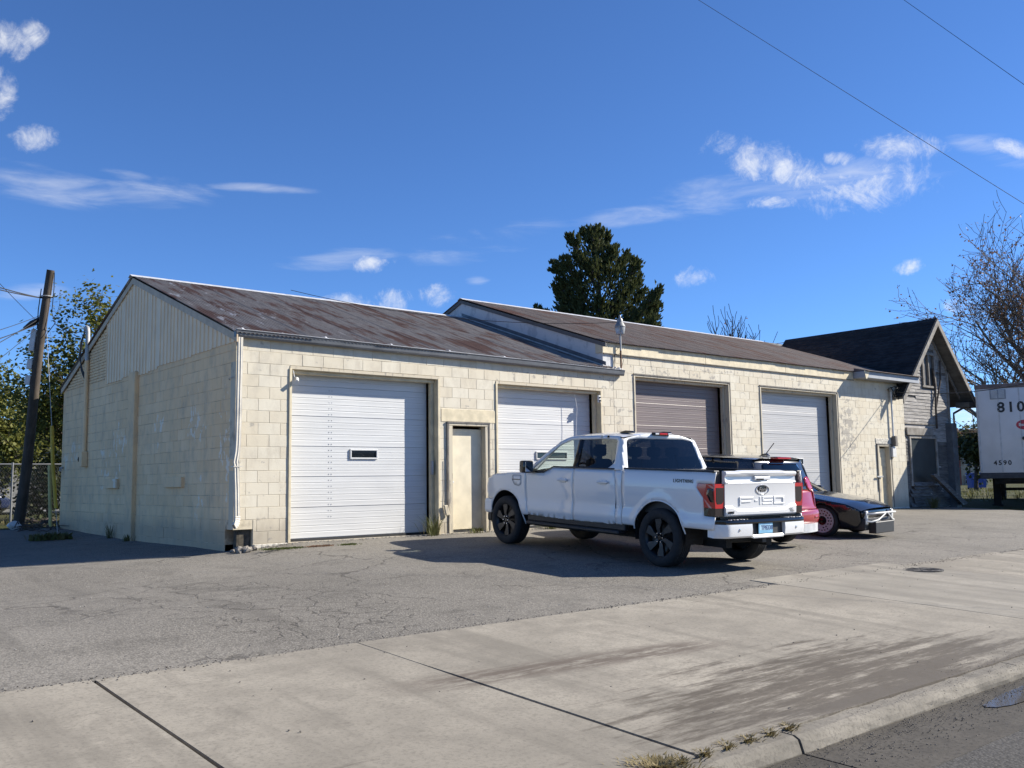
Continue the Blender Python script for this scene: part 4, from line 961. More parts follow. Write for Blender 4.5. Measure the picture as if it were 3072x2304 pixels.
def resample(poly, step):
    out = []
    for i in range(len(poly)):
        a, b = poly[i], poly[(i+1)%len(poly)]; L = math.hypot(b[0]-a[0], b[1]-a[1]); n = max(1, int(L/step+.5))
        out += [(a[0]+(b[0]-a[0])*k/n, a[1]+(b[1]-a[1])*k/n) for k in range(n)]
    return out
def rounded(poly, r, seg=4):
    out = []; n = len(poly)
    for i in range(n):
        p, a, b = Vector(poly[i]), Vector(poly[i-1]), Vector(poly[(i+1)%n]); u = (a-p); v = (b-p); rr = min(r, u.length*.45, v.length*.45)
        A = p+u.normalized()*rr; B = p+v.normalized()*rr
        for k in range(seg+1):
            t = k/seg; q = A*(1-t)**2+p*2*t*(1-t)+B*t*t; out.append((q.x, q.y))
    return out
def arc(cx, cz, r, a0, a1, n=18): return [(cx+r*cos(radians(a0+(a1-a0)*k/n)), cz+r*sin(radians(a0+(a1-a0)*k/n))) for k in range(n+1)]
def panel(name, outline, holes, fmap, out, mat, parent, step=.05, thick=.018, ang=40, mirror=False):
    loops = [resample(outline, step)]+[resample(h, step) for h in holes]
    pts = []; edges = []
    for L in loops:
        s = len(pts); pts += [Vector(p) for p in L]; edges += [(s+i, s+(i+1)%len(L)) for i in range(len(L))]
    xs = [p[0] for p in loops[0]]; zs = [p[1] for p in loops[0]]; nb = list(pts)
    x = min(xs)+step*.5
    while x < max(xs):
        z = min(zs)+step*.5
        while z < max(zs):
            if pip((x, z), loops[0]) and not any(pip((x, z), h) for h in loops[1:]) and min((q-Vector((x, z))).length for q in nb) > step*.45: pts.append(Vector((x, z)))
            z += step
        x += step
    vs, _, fs = delaunay_2d_cdt(pts, edges, [], 0, 1e-5)[:3]
    res = []
    for side in ((1, -1) if mirror else (1,)):
        bm = BM(); V = [bm.verts.new(Vector(fmap(v.x, v.y))*1.0 if side == 1 else Vector((fmap(v.x, v.y)[0], -fmap(v.x, v.y)[1], fmap(v.x, v.y)[2]))) for v in vs]
        for f in fs:
            c = sum((vs[i] for i in f), Vector((0, 0)))/len(f)
            if pip(c, loops[0]) and not any(pip(c, h) for h in loops[1:]): 
                try: bm.faces.new([V[i] for i in f])
                except ValueError: pass
        for v in list(bm.verts):
            if not v.link_faces: bm.verts.remove(v)
        bm.normal_update(); o_ = Vector(out) if side == 1 else Vector((out[0], -out[1], out[2]))
        if sum(f.normal.dot(o_)*f.calc_area() for f in bm.faces) < 0: bmesh.ops.reverse_faces(bm, faces=bm.faces)
        o = obj(name, bm, mat, parent, sm_ang=ang, recalc=False)
        if thick: mo = o.modifiers.new('t', 'SOLIDIFY'); mo.thickness = thick; mo.offset = -1
        res.append(o)
    return res
def interp(tab):
    def f(z):
        if z <= tab[0][0]: return tab[0][1]
        for (a, b), (c, d) in zip(tab, tab[1:]):
            if z <= c: t = (z-a)/(c-a); return b+(d-b)*t
        return tab[-1][1]
    def g(z): return sum(f(z+d)*w for d, w in ((-.06,.08),(-.045,.10),(-.03,.13),(-.015,.16),(0,.16),(.015,.16),(.03,.13),(.045,.10),(.06,.08)))/1.10
    return g
def make_wheel(name, R, rim, w, style, parent, loc, side):
    root = bpy.data.objects.new(name, None); link(root, parent); root.location = loc
    if side < 0: root.rotation_euler = (0, 0, pi)
    h = w/2; bm = BM()
    prof = [(rim,-h*.85),(rim+.02,-h*.98),((rim+R)/2,-h*1.03),(R-.03,-h*.95),(R-.008,-h*.78)]
    for k in range(5):
        a = -h*.72+k*h*.36*.8; prof += [(R, a),(R, a+h*.2),(R-.010, a+h*.22),(R-.010, a+h*.27)]
    prof += [(R,h*.6),(R-.008,h*.78),(R-.03,h*.95),((rim+R)/2,h*1.03),(rim+.02,h*.98),(rim,h*.85)]
    lathe(bm, prof, 56, 'Y'); tyre = obj('tyre', bm, V_tyre, root, sm_ang=35)
    bm = BM(); o_ = h*.80; lathe(bm, [(rim+.004,-h*.8),(rim-.02,-h*.6),(rim-.03,o_-.05),(rim-.008,o_-.01),(rim+.006,o_+.004),(rim+.003,o_-.012)], 48, 'Y')
    lathe(bm, [(rim-.02,o_-.10),(.12,o_-.12),(.0001,o_-.12)], 32, 'Y'); obj('rim_barrel', bm, V_alloyd, root, sm_ang=40)
    if style == 'truck':
        for k in range(6):
            a = k*pi/3+.3; bm = BM()
            def P(r, t, y): return Vector((r*cos(a+t), y, r*sin(a+t)))
            pts = [(.055,-.42),(.055,.42),(.13,.24),(rim-.055,.40),(rim-.004,.33),(rim-.004,-.10),(rim-.075,-.17),(.13,-.26)]
            A = [bm.verts.new(P(r, t, o_-(.012 if r < .1 else .0 if r > rim-.02 else .006))) for r, t in pts]; B = [bm.verts.new(P(r, t, o_-.05)) for r, t in pts]
            n = len(pts); bm.faces.new(A); bm.faces.new(B[::-1])
            for i in range(n): bm.faces.new((A[i], A[(i+1)%n], B[(i+1)%n], B[i]))
            obj('spoke', bm, V_alloy, root)
        bm = BM(); lathe(bm, [(.035,o_-.03),(.035,o_-.004),(.03,o_),(.0001,o_)], 20, 'Y'); obj('centre_cap', bm, V_gloss, root)
        for k in range(6):
            a = k*pi/3; bm = BM(); lathe(bm, [(.011,o_-.03),(.011,o_+.006),(.008,o_+.012),(.0001,o_+.012)], 8, 'Y', M=Matrix.Translation((.068*cos(a),0,.068*sin(a)))); obj('lug_nut', bm, V_chrome, root)
    elif style == 'disc':
        bm = BM(); lathe(bm, [(rim,o_),(rim-.01,o_+.012),(rim-.035,o_+.006),(.09,o_-.006),(.085,o_-.012)], 48, 'Y'); obj('disc_cover', bm, plain('pinkish_white_disc', (.40,.40,.405), .5, 0, .08), root, sm_ang=30)
        for rr, n, ln in ((rim-.05,20,.20),(rim-.105,14,.28)):
            for k in range(n):
                if random.random() < .15: continue
                a = 2*pi*k/n; bm = BM(); pts = [(rr+.012, -ln*.35),(rr+.012, ln*.35),(rr-.012, ln*.35),(rr-.012, -ln*.35)]
                bm.faces.new([bm.verts.new((r*cos(a+t), o_+.0075, r*sin(a+t))) for r, t in pts]); obj('slot', bm, V_gloss, root)
        bm = BM(); lathe(bm, [(.092,o_-.008),(.085,o_+.004),(.05,o_+.002),(.045,o_+.02),(.0001,o_+.022)], 28, 'Y'); obj('hub', bm, V_gloss, root, sm_ang=30)
    else:
        for k in range(5):
            a = k*2*pi/5; bm = BM()
            for s in (-1, 1): prism(bm, [(.04*cos(a+s*.9),.04*sin(a+s*.9)),(.05*cos(a+s*.3),.05*sin(a+s*.3)),((rim-.01)*cos(a+s*.10),(rim-.01)*sin(a+s*.10)),((rim-.01)*cos(a+s*.26),(rim-.01)*sin(a+s*.26))], 1, o_-.04, o_-.006)
            obj('spoke', bm, V_alloy, root)
        bm = BM(); lathe(bm, [(.06,o_-.04),(.06,o_-.008),(.0001,o_)], 20, 'Y'); obj('centre_cap', bm, V_alloy, root)
    return root

# ================================================================== white pickup truck
def build_truck():
    T = empty('pickup_truck', (0,0,0), 0, 'white crew cab pickup truck with red tail lamps parked facing the garage doors', 'pickup truck')
    wz = interp([(.38,.90),(.48,.955),(.58,.992),(.66,1.006),(.72,.998),(.80,.978),(.86,.984),(1.0,.999),(1.14,1.004),(1.26,.998),(1.33,.984),(1.39,.958),(1.95,.785)])
    def ys(x, z):
        y = wz(z)
        if x > 3.5: y -= .085*((x-3.5)/1.0)**2.2
        if x < -.95: y -= .04*((-.95-x)/.2)**2
        y -= .05*sm(1.9,3.0,x)*sm(1.38,1.85,z)
        for cx in (0, 3.7):
            r = math.hypot(x-cx, z-.44); y += .016*max(0, 1-abs(r-.53)/.09)
        return y
    side = lambda x, z: (x, ys(x, z), z)
    W = V_white
    ra = .505
    bedS = [(.752,.555),(.752,1.387),(-1.135,1.387),(-1.135,1.226),(-.80,1.226),(-.775,1.17),(-.925,1.03),(-.925,.785),(-1.135,.775),(-1.135,.66),(-1.12,.60),(-.52,.60)]+arc(0,.44,ra,160,20,22)[0:]+[(.50,.555)]
    panel('bed_side', bedS, [], side, (0,1,0), W, T, mirror=True)
    beltlow = [(2.40,1.355),(2.62,1.268)]
    panel('front_door', rounded([(1.888,.535),(1.888,1.355),(2.40,1.355),(2.62,1.268),(3.10,1.255),(3.10,.80),(3.03,.555)], .025), [], side, (0,1,0), W, T, mirror=True)
    panel('rear_door', rounded([(.905,.545),(.898,1.10),(.93,1.355),(1.880,1.355),(1.880,.535)], .03), [], side, (0,1,0), W, T, mirror=True)
    panel('cab_corner', [(.765,.545),(.765,1.355),(.922,1.355),(.890,1.10),(.897,.545)], [], side, (0,1,0), W, T, mirror=True)
    fend = [(3.108,.80),(3.108,1.262),(3.6,1.245),(4.1,1.20),(4.44,1.12),(4.40,.98),(4.50,.93),(4.53,.78),(4.30,.78)]+arc(3.70,.44,ra,38,168,22)+[(3.10,.545),(3.038,.555)]
    panel('front_fender', fend, [], side, (0,1,0), W, T, mirror=True)
    # greenhouse
    hole = rounded([(.985,1.47),(1.09,1.388),(2.40,1.388),(2.63,1.292),(2.985,1.284),(2.70,1.535),(2.38,1.745),(2.10,1.825),(1.30,1.838),(1.03,1.825)], .035)
    green = [(.79,1.362),(2.405,1.362),(2.625,1.274),(3.11,1.262),(3.05,1.33),(2.74,1.58),(2.42,1.79),(2.14,1.875),(1.5,1.893),(1.02,1.885),(.945,1.83)]
    panel('cab_frame', green, [hole], side, (0,1,0), W, T, mirror=True)
    ins = lambda k: (lambda x, z: (x, ys(x, z)-k, z))
    panel('front_door_glass', rounded([(1.93,1.38),(2.41,1.38),(2.64,1.284),(3.0,1.278),(2.71,1.545),(2.385,1.755),(2.10,1.835),(1.93,1.838)], .03), [], ins(.016), (0,1,0), V_glass_f, T, thick=0, mirror=True)
    panel('rear_door_glass', rounded([(.975,1.465),(1.085,1.38),(1.84,1.38),(1.84,1.842),(1.30,1.845),(1.02,1.832)], .03), [], ins(.016), (0,1,0), V_glass_r, T, thick=0, mirror=True)
    panel('door_pillar', [(1.835,1.37),(1.945,1.37),(1.935,1.845),(1.845,1.845)], [], ins(.010), (0,1,0), V_gloss, T, thick=.03, mirror=True)
    seal = lambda d: [(x, z) for x, z in hole]
    panel('window_seal', rounded([(.95,1.366),(2.405,1.366),(2.63,1.272),(3.06,1.264),(3.06,1.285),(2.635,1.296),(2.41,1.389),(.95,1.389)], .004, 2), [], lambda x, z: (x, ys(x, z)+.004, z), (0,1,0), V_gloss, T, thick=.006, mirror=True)
    # roof, windshield
    zc = interp([(.86,1.845),(.95,1.872),(1.1,1.884),(1.5,1.892),(1.9,1.887),(2.14,1.872),(2.30,1.835),(2.42,1.79)])
    bm = BM(); grid(bm, 26, 20, lambda u, v: (lambda x, t: (x-.05*(1-t*t)*(1-u)*0, ys(x, zc(x))*t, zc(x)+(.068*(1-abs(t)**2.4))*(.75+.25*sm(0,.2,u))))(.925+1.40*u, -1+2*v)); obj('roof', bm, W, T, sm_ang=50)
    def shield(u, v):
        t = -1+2*v; xa, za = 2.335+.02*(1-t*t), zc(2.33)+.055*(1-abs(t)**2.4)-.01; xb, zb_ = 3.02+.12*(1-t*t), 1.305+.01*(1-t*t)
        x = xa+(xb-xa)*u; z = za+(zb_-za)*u+.012*sin(pi*u); return (x, (.765+(.86-.765)*u)*t*.985, z)
    bm = BM(); grid(bm, 10, 14, shield); obj('windshield', bm, V_glass_f, T, sm_ang=179)
    bm = BM()
    for s in (-1, 1): tube(bm, [(2.42,s*.765,1.79),(2.72,s*.79,1.575),(3.04,s*.84,1.31)], .022, 8)
    obj('windshield_pillar', bm, V_white, T)
    # rear window wall
    xe_ = lambda z: .79+max(0, z-1.362)*.331
    rw = lambda y, z: (xe_(min(z,1.84))-.04*(1-min(1, abs(y)/ys(.8, min(z,1.84)))**2), y, z)
    zl = [.60,.9,1.2,1.362,1.45,1.55,1.65,1.75,1.83]; tl_ = [-.97,-.9,-.75,-.5,-.25,0,.25,.5,.75,.9,.97]; yt_ = ys(.945,1.83)
    outl = [(-ys(.8,z)+.004,z) for z in zl]+[(yt_*t, 1.83+.10*(1-abs(t)**2.4)) for t in tl_]+[(ys(.8,z)-.004,z) for z in zl[::-1]]
    wh = rounded([(-.84,1.375),(-.735,1.82),(-.5,1.845),(.5,1.845),(.735,1.82),(.84,1.375)], .05)
    panel('cab_back', outl, [wh], rw, (-1,0,0), W, T, thick=.03)
    panel('rear_window', rounded([(-.85,1.37),(-.745,1.828),(-.5,1.853),(.5,1.853),(.745,1.828),(.85,1.37)], .04), [], lambda y, z: (rw(y,z)[0]+.004, y, z), (-1,0,0), V_glass_d, T, thick=0)
    bm = BM(); box(bm, .855, .93, -.20, .20, 1.905, 1.95, .010); o = obj('brake_lamp_housing', bm, V_gloss, T)
    bm = BM(); box(bm, .848, .90, -.09, .09, 1.908, 1.942, .006); obj('brake_lamp', bm, V_red_lens, T)
    for s in (-1, 1): bm = BM(); box(bm, .848, .90, s*.10, s*.185, 1.910, 1.940, .006); obj('cargo_lamp', bm, V_clearl, T)
    for s in (.50, -.34):
        bm = BM(); prism(bm, [(1.02,0),(1.30,0),(1.26,.022),(1.16,.040),(1.06,.034)], 1, s-.045, s+.045); bmesh.ops.bevel(bm, geom=list(bm.edges), offset=.006, segments=2, affect='EDGES'); o = obj('roof_pod', bm, V_gloss, T); o.location.z = 1.935
    # hood and nose
    def hood(u, v):
        x = 3.02+1.46*u; t = -1+2*v; e = interp([(3.0,1.268),(3.6,1.248),(4.1,1.203),(4.35,1.15),(4.5,1.08)])(x)
        return (x, ys(x, min(e,1.26))*t*.999, e+(.085-.02*u)*(1-abs(t)**3)+.018*sm(.45,.6,1-abs(t))*(1-u*.6))
    bm = BM(); grid(bm, 22, 24, hood); obj('hood', bm, W, T, sm_ang=40)
    bm = BM(); box(bm, 4.36, 4.50, -.66, .66, .80, 1.10, .03); obj('grille', bm, V_gloss, T)
    bm = BM(); box(bm, 4.25, 4.47, -.87, .87, .78, 1.14, .05); obj('nose_panel', bm, W, T)
    for s in (-1, 1):
        bm = BM(); prism(bm, [(4.18,1.12),(4.46,1.10),(4.50,1.0),(4.49,.84),(4.36,.86),(4.33,1.0)], 1, s*.66, s*.925); bmesh.ops.bevel(bm, geom=list(bm.edges), offset=.02, segments=2, affect='EDGES'); obj('headlight', bm, V_clearl, T)
    bm = BM(); box(bm, 4.22, 4.62, -.93, .93, .50, .77, .06); obj('front_bumper', bm, W, T)
    bm = BM(); box(bm, 4.15, 4.52, -.90, .90, .36, .52, .04); obj('front_valance', bm, V_blackp, T)
    # bed
    bm = BM(); box(bm, -1.08, .73, -.80, .80, .74, .78); box(bm, -1.08, .74, -.90, -.80, .76, 1.375); box(bm, -1.08, .74, .80, .90, .76, 1.375); box(bm, .70, .742, -.9, .9, .76, 1.375); obj('bed_liner', bm, V_blackp, T)
    for s in (-1, 1):
        bm = BM(); box(bm, -1.13, .755, s*.86, s*.972, 1.376, 1.402, .01); obj('bed_rail_cap', bm, V_blackp, T)
    # tailgate
    prof = [(-1.09,.78),(-1.158,.78),(-1.178,.80),(-1.180,.845),(-1.158,.875),(-1.152,1.205),(-1.163,1.228),(-1.150,1.240),(-1.128,1.262),(-1.122,1.318),(-1.178,1.345),(-1.186,1.365),(-1.176,1.388),(-1.12,1.398),(-1.09,1.396)]
    bm = BM(); n = 24; rows = []
    for i in range(n+1):
        y = -.775+1.55*i/n; cr = .022*(1-(y/.775)**2); rec = sm(.77,.68,abs(y))
        rows.append([bm.verts.new((px - cr*(1 if px < -1.1 else 0) - (.028*(1-rec) if 1.23 < pz < 1.33 else 0) + (.018*sm(.60,.66,abs(y))*0), y, pz + (.012*sm(.42,.5,.95-abs(y)) if pz > 1.34 else 0) + (.05*sm(.52,.66,abs(y)) if .84 < pz < .88 else 0))) for px, pz in prof])
    for a, b in zip(rows, rows[1:]):
        for k in range(len(prof)): bm.faces.new((a[k], a[(k+1)%len(prof)], b[(k+1)%len(prof)], b[k]))
    bm.faces.new(rows[0][::-1]); bm.faces.new(rows[-1]); tg = obj('tailgate', bm, W, T, sm_ang=28)
    bm = BM(); box(bm, -1.19, -1.15, -.17, .17, 1.272, 1.322, .008); obj('tailgate_handle', bm, W, T)
    bm = BM(); box(bm, -1.194, -1.16, -.02, .14, 1.272, 1.290); obj('handle_slot', bm, V_gloss, T)
    Mr = frame((-1.178, 0, 1.0), (0,-1,0), (0,0,1))
    raised = plain('raised_letter_shade', (.665,.665,.66), .4, var=.04); t_ = .026  # body white greyed a little, edge shading of the embossed letters as colour
    for strokes in ([(0,.03,0,.115),(.03,.30,.087,.115),(.03,.24,.038,.062)], [(.325,.395,.045,.072)], [(.425,.46,0,.115)], [(.49,.72,.090,.115),(.49,.52,.045,.09),(.52,.72,.045,.066),(.69,.72,.024,.045),(.49,.72,0,.024)], [(.745,.985,.090,.115),(.745,.985,0,.024),(.745,.78,.024,.09),(.95,.985,.024,.09)]):
        bm = BM()
        for (a, b, c, d) in strokes: box(bm, -1.186, -1.165, .4925-a, .4925-b, .925+c, .925+d, .003)
        obj('raised_letter', bm, raised, T)
    bm = BM(); lathe(bm, [(.145,0),(.148,-.008),(.135,-.014),(.132,-.008),(.0001,-.012)], 40, 'Y', M=Matrix.Translation((-1.166,0,1.135)) @ Matrix.Rotation(-pi/2,4,'Z'))
    for v in bm.verts: v.co.z = 1.135+(v.co.z-1.135)*.47
    b_ = obj('badge', bm, V_gloss, T, sm_ang=40)
    bm = BM(); pts = [Vector((-1.182, .14*cos(a), 1.135+.066*sin(a))) for a in [2*pi*k/36 for k in range(37)]]; tube(bm, pts, .006, 6, False); obj('badge_ring', bm, V_chrome, b_)
    text_obj('badge_script', 'Ford', .085, frame((-1.181,0,1.135),(0,-1,0),(0,0,1)), V_chrome, b_, depth=.003, shear=.35, bold=.001)
    text_obj('small_badge', 'LARIAT', .042, frame((-1.19,.68,.83),(0,-1,0),(0,0,1)), V_gloss, T, depth=.004, bold=.001)
    bm = BM(); 
    for z in (.862,.842,.822): box(bm, -1.192, -1.176, -.70+ (z-.84)*.8, -.61+(z-.84)*.8, z-.006, z+.006)
    obj('powertrain_badge', bm, V_chrome, T)
    # tail lamps: corner solids
    for s in (-1, 1):
        o_ = lambda x, z: ys(x, z)+.004
        def corner(nm, poly, mat, yin=.775):
            bm = BM(); poly = resample(poly, .05)
            A = [bm.verts.new((x, s*yin, z)) for x, z in poly]; B = [bm.verts.new((x, s*(o_(max(x,-1.10), z)-(.012 if x < -1.13 else 0)), z)) for x, z in poly]; n = len(poly)
            bm.faces.new(A); bm.faces.new(B[::-1])
            for i in range(n): bm.faces.new((A[i], A[(i+1)%n], B[(i+1)%n], B[i]))
            return obj(nm, bm, mat, T)
        lam = corner('tail_lamp', [(-1.142,1.222),(-.805,1.222),(-.782,1.172),(-.93,1.028),(-.93,.90),(-1.142,.89)], V_red_lens)
        corner('tail_lamp_base', [(-1.140,.888),(-.93,.898),(-.93,.79),(-1.140,.782)], V_smoke)
        bm = BM(); prism(bm, [(.79,1.17),(.945,1.17),(.945,.99),(.92,.95),(.83,.95),(.79,.99)], 0, -1.146, -1.140)
        for v in bm.verts: v.co.y *= s
        obj('lamp_insert', bm, V_smoke, T)
        panel('lamp_insert', [(-1.12,1.16),(-1.02,1.16),(-1.0,1.08),(-1.06,.98),(-1.12,.97)], [], lambda x, z: (x, s*(ys(x, z)+.006), z), (0,s,0), V_smoke, T, thick=.004)
    # rear bumper
    def bump(nm, y0, y1, prof, mat, n=14):
        bm = BM(); rows = []
        for i in range(n+1):
            y = y0+(y1-y0)*i/n; off = .055*(1-(y/1.0)**2) - .15*max(0, (abs(y)-.80)/.155)**2*1.0
            rows.append([bm.verts.new((px-off, y, pz)) for px, pz in prof])
        for a, b in zip(rows, rows[1:]):
            for k in range(len(prof)): bm.faces.new((a[k], a[(k+1)%len(prof)], b[(k+1)%len(prof)], b[k]))
        bm.faces.new(rows[0][::-1]); bm.faces.new(rows[-1]); return obj(nm, bm, mat, T, sm_ang=32)
    bp = [(-1.12,.50),(-1.235,.49),(-1.268,.515),(-1.278,.60),(-1.268,.675),(-1.12,.69)]
    bump('rear_bumper', .36, .955, bp, W); bump('rear_bumper', -.955, -.36, bp, W)
    bump('bumper_step', -.955, .955, [(-1.10,.693),(-1.262,.68),(-1.272,.70),(-1.26,.735),(-1.10,.74)], V_gloss, 20)
    bump('bumper_centre', -.355, .355, [(-1.10,.48),(-1.20,.475),(-1.215,.50),(-1.20,.69),(-1.10,.69)], V_blackp)
    bump('bumper_lip', -.33, .33, [(-1.20,.485),(-1.262,.478),(-1.268,.50),(-1.25,.525),(-1.20,.52)], V_white, 8)
    for y0, y1 in ((.42,.82),(-.82,-.42)):
        for k in range(6):
            y = y0+(y1-y0)*(k+.5)/6; bm = BM(); box(bm, -1.27, -1.17, y-.018, y+.018, .735, .745, .004); o = obj('step_tread', bm, V_chrome if k % 2 else V_blackp, T); o.location.x = -.03
    for y in (.62, -.62):
        bm = BM(); lathe(bm, [(.0001,-.012),(.016,-.01),(.02,0)], 16, 'Y', M=Matrix.Translation((-1.31,y,.60)) @ Matrix.Rotation(-pi/2,4,'Z')); obj('parking_sensor', bm, V_chrome, T)
    bm = BM(); box(bm, -1.302, -1.285, -.10, .205, .535, .69, .004); pl = obj('licence_plate', bm, plain('blue_plate', (.22,.47,.66), .35, var=.1), T)
    bm = BM(); box(bm, -1.3035, -1.302, -.085, .19, .58, .655); obj('plate_field', bm, plain('pale_plate_band', (.42,.62,.74), .35, var=.1), pl)
    text_obj('plate_number', 'TP8338', .088, frame((-1.305,.035,.612),(0,-1,0),(0,0,1)), plain('plate_ink', (.03,.06,.18), .5), pl, depth=.001, bold=.0015, spacing=.92)
    bm = BM(); box(bm, -1.22, -.9, -.045, .045, .40, .47, .006); obj('hitch_receiver', bm, V_blackp, T)
    # running boards, underbody, liners
    for s in (-1, 1):
        bm = BM(); box(bm, .78, 3.05, s*.84, s*1.045, .40, .452, .016); box(bm, .72, 3.10, s*.80, s*.96, .45, .56, .02); obj('running_board', bm, V_blackp, T)
        for cx in (0, 3.7):
            bm = BM(); pts = arc(cx, .44, .50, -10, 190, 22); A = [bm.verts.new((x, s*.60, z)) for x, z in pts]; B = [bm.verts.new((x, s*.965, z)) for x, z in pts]
            for i in range(len(pts)-1): bm.faces.new((A[i], A[i+1], B[i+1], B[i]))
            bm.faces.new(A); obj('wheel_well', bm, V_under, T)
            bm = BM(); tube(bm, [(x, s*(ys(x, z)-.006), z) for x, z in arc(cx, .44, .508, -6 if cx else 8, 172 if cx == 0 else 186, 26)], .011, 6); obj('arch_lip', bm, W, T, sm_ang=40)
    bm = BM(); box(bm, -1.0, 4.3, -.60, .60, .42, .74); box(bm, -.9, 4.1, -.50, -.38, .32, .5); box(bm, -.9, 4.1, .38, .50, .32, .5); box(bm, .7, 3.0, -.9, .9, .5, .58); obj('underbody', bm, V_under, T)
    bm = BM(); tube(bm, [(0,-.75,.42),(0,.75,.42)], .06, 10); bmesh.ops.create_icosphere(bm, subdivisions=2, radius=.17, matrix=Matrix.Translation((0,.0,.42))); tube(bm, [(-.62,-.3,.40),(-.55,.3,.40)], .05, 8); obj('rear_axle', bm, V_under, T)
    # interior
    bm = BM(); box(bm, .84, 3.0, -.90, .90, .60, .64); obj('cab_floor', bm, V_under, T)
    bm = BM(); prism(bm, [(2.50,.95),(2.46,1.20),(2.55,1.29),(2.80,1.33),(3.02,1.30),(3.02,.95)], 1, -.86, .86); obj('dashboard', bm, V_dash, T)
    for x, y in ((1.98,.40),(1.98,-.40),(1.14,.42),(1.14,-.42),(1.14,0)):
        bm = BM(); box(bm, x-.02, x+.50, y-.25, y+.25, .90, 1.04, .05); box(bm, x-.14, x+.02, y-.25, y+.25, .98, 1.52, .06); box(bm, x-.12, x-.02, y-.13, y+.13, 1.56, 1.72, .04); box(bm, x-.08,x-.05,y-.05,y+.05,1.5,1.6); obj('seat', bm, V_seat, T, sm_ang=50)
    bm = BM(); c = Vector((2.40,.40,1.27)); R_ = Matrix.Rotation(-.42,4,'Y')
    tube(bm, [c+R_ @ Vector((0,.185*cos(a),.185*sin(a))) for a in [2*pi*k/24 for k in range(25)]], .016, 8, False); tube(bm, [c+R_ @ Vector((0,-.18,0)), c+R_ @ Vector((0,.18,0))], .018, 6); tube(bm, [c, c+Vector((.25,0,-.1))], .035, 8); obj('steering_wheel', bm, V_blackp, T, sm_ang=50)
    bm = BM(); box(bm, 2.30, 2.34, -.12, .12, 1.70, 1.76, .012); obj('cabin_mirror', bm, V_blackp, T)
    # mirrors, handles, badges
    for s in (-1, 1):
        bm = BM(); box(bm, 2.80, 2.96, s*1.07, s*1.27, 1.26, 1.47, .035); m_ = obj('door_mirror', bm, V_gloss, T, sm_ang=40)
        bm = BM(); box(bm, 2.84, 2.94, s*.96, s*1.10, 1.285, 1.335, .012); obj('mirror_arm', bm, V_blackp, m_)
        bm = BM(); box(bm, 2.794, 2.80, s*1.10, s*1.25, 1.285, 1.445); obj('mirror_glass', bm, MT('mirror_silver').set(col=(.7,.75,.8), metal=1, rough=.03).m, m_)
        for hx in (2.02, 1.06):
            bm = BM(); y = ys(hx, 1.165); box(bm, hx-.02, hx+.22, s*(y+.006), s*(y+.042), 1.150, 1.185, .010); box(bm, hx+.03, hx+.17, s*(y-.004), s*(y+.008), 1.125, 1.205, .006); obj('door_handle', bm, W, T)
    cp = rounded([(3.24,1.21),(3.47,1.21),(3.49,1.13),(3.42,1.04),(3.30,1.03),(3.24,1.06)], .02)
    panel('charge_port_door', cp, [], lambda x, z: (x, ys(x, z)+.004, z), (0,1,0), W, T, thick=.006)
    bm = BM(); loopv = [Vector((x, ys(x, z)+.0035, z)) for x, z in cp+cp[:1]]; tube(bm, loopv, .004, 5, False); obj('port_gap', bm, plain('gap_shadow_grey', (.22,.22,.225), .6), T)
    bm = BM(); y = ys(3.35,1.13); box(bm, 3.26, 3.47, y+.005, y+.011, 1.128, 1.142); obj('port_strip', bm, V_gloss, T)
    y = ys(-.5,1.245); text_obj('side_lettering', 'LIGHTNING', .068, frame((-.50, y+.004, 1.243), (-1,0,0), (0,0,1)), V_gloss, T, depth=.0015, bold=.0012, spacing=1.18)
    def warp(o):
        if o.type == 'MESH':
            for v in o.data.vertices:
                if v.co.x < -.5: v.co.x = -.5+(v.co.x+.5)*.82
                elif v.co.x > 4.05: v.co.x = 4.05+(v.co.x-4.05)*.68
        for c in o.children: warp(c)
    warp(T)
    return T
truck = build_truck()
for nm, x, y in (('wheel',0,.862),('wheel',3.70,.862),('wheel',0,-.862),('wheel',3.70,-.862)):
    make_wheel(nm, .419, .276, .275, 'truck', truck, (x, y, .419), 1 if y > 0 else -1)
def place(root, rear, heading):           # set a vehicle on the sloping lot; rear = ground point under the rear axle centre
    h = Vector((heading[0], heading[1], 0)).normalized(); l = Vector((-h.y, h.x, 0)); p = Vector((rear[0], rear[1], 0))
    a = gz(p.x, p.y)+.008; q = p+h*3; r_ = p+l*1.6
    hx = (Vector((q.x, q.y, gz(q.x, q.y)+.008))-Vector((p.x, p.y, a))).normalized(); ly = (Vector((r_.x, r_.y, gz(r_.x, r_.y)+.008))-Vector((p.x, p.y, a))); ly = (ly-hx*ly.dot(hx)).normalized(); up = hx.cross(ly)
    root.matrix_world = Matrix(((hx.x,ly.x,up.x,p.x),(hx.y,ly.y,up.y,p.y),(hx.z,ly.z,up.z,a),(0,0,0,1)))
place(truck, (4.87, -5.82), (.05, 1.0))
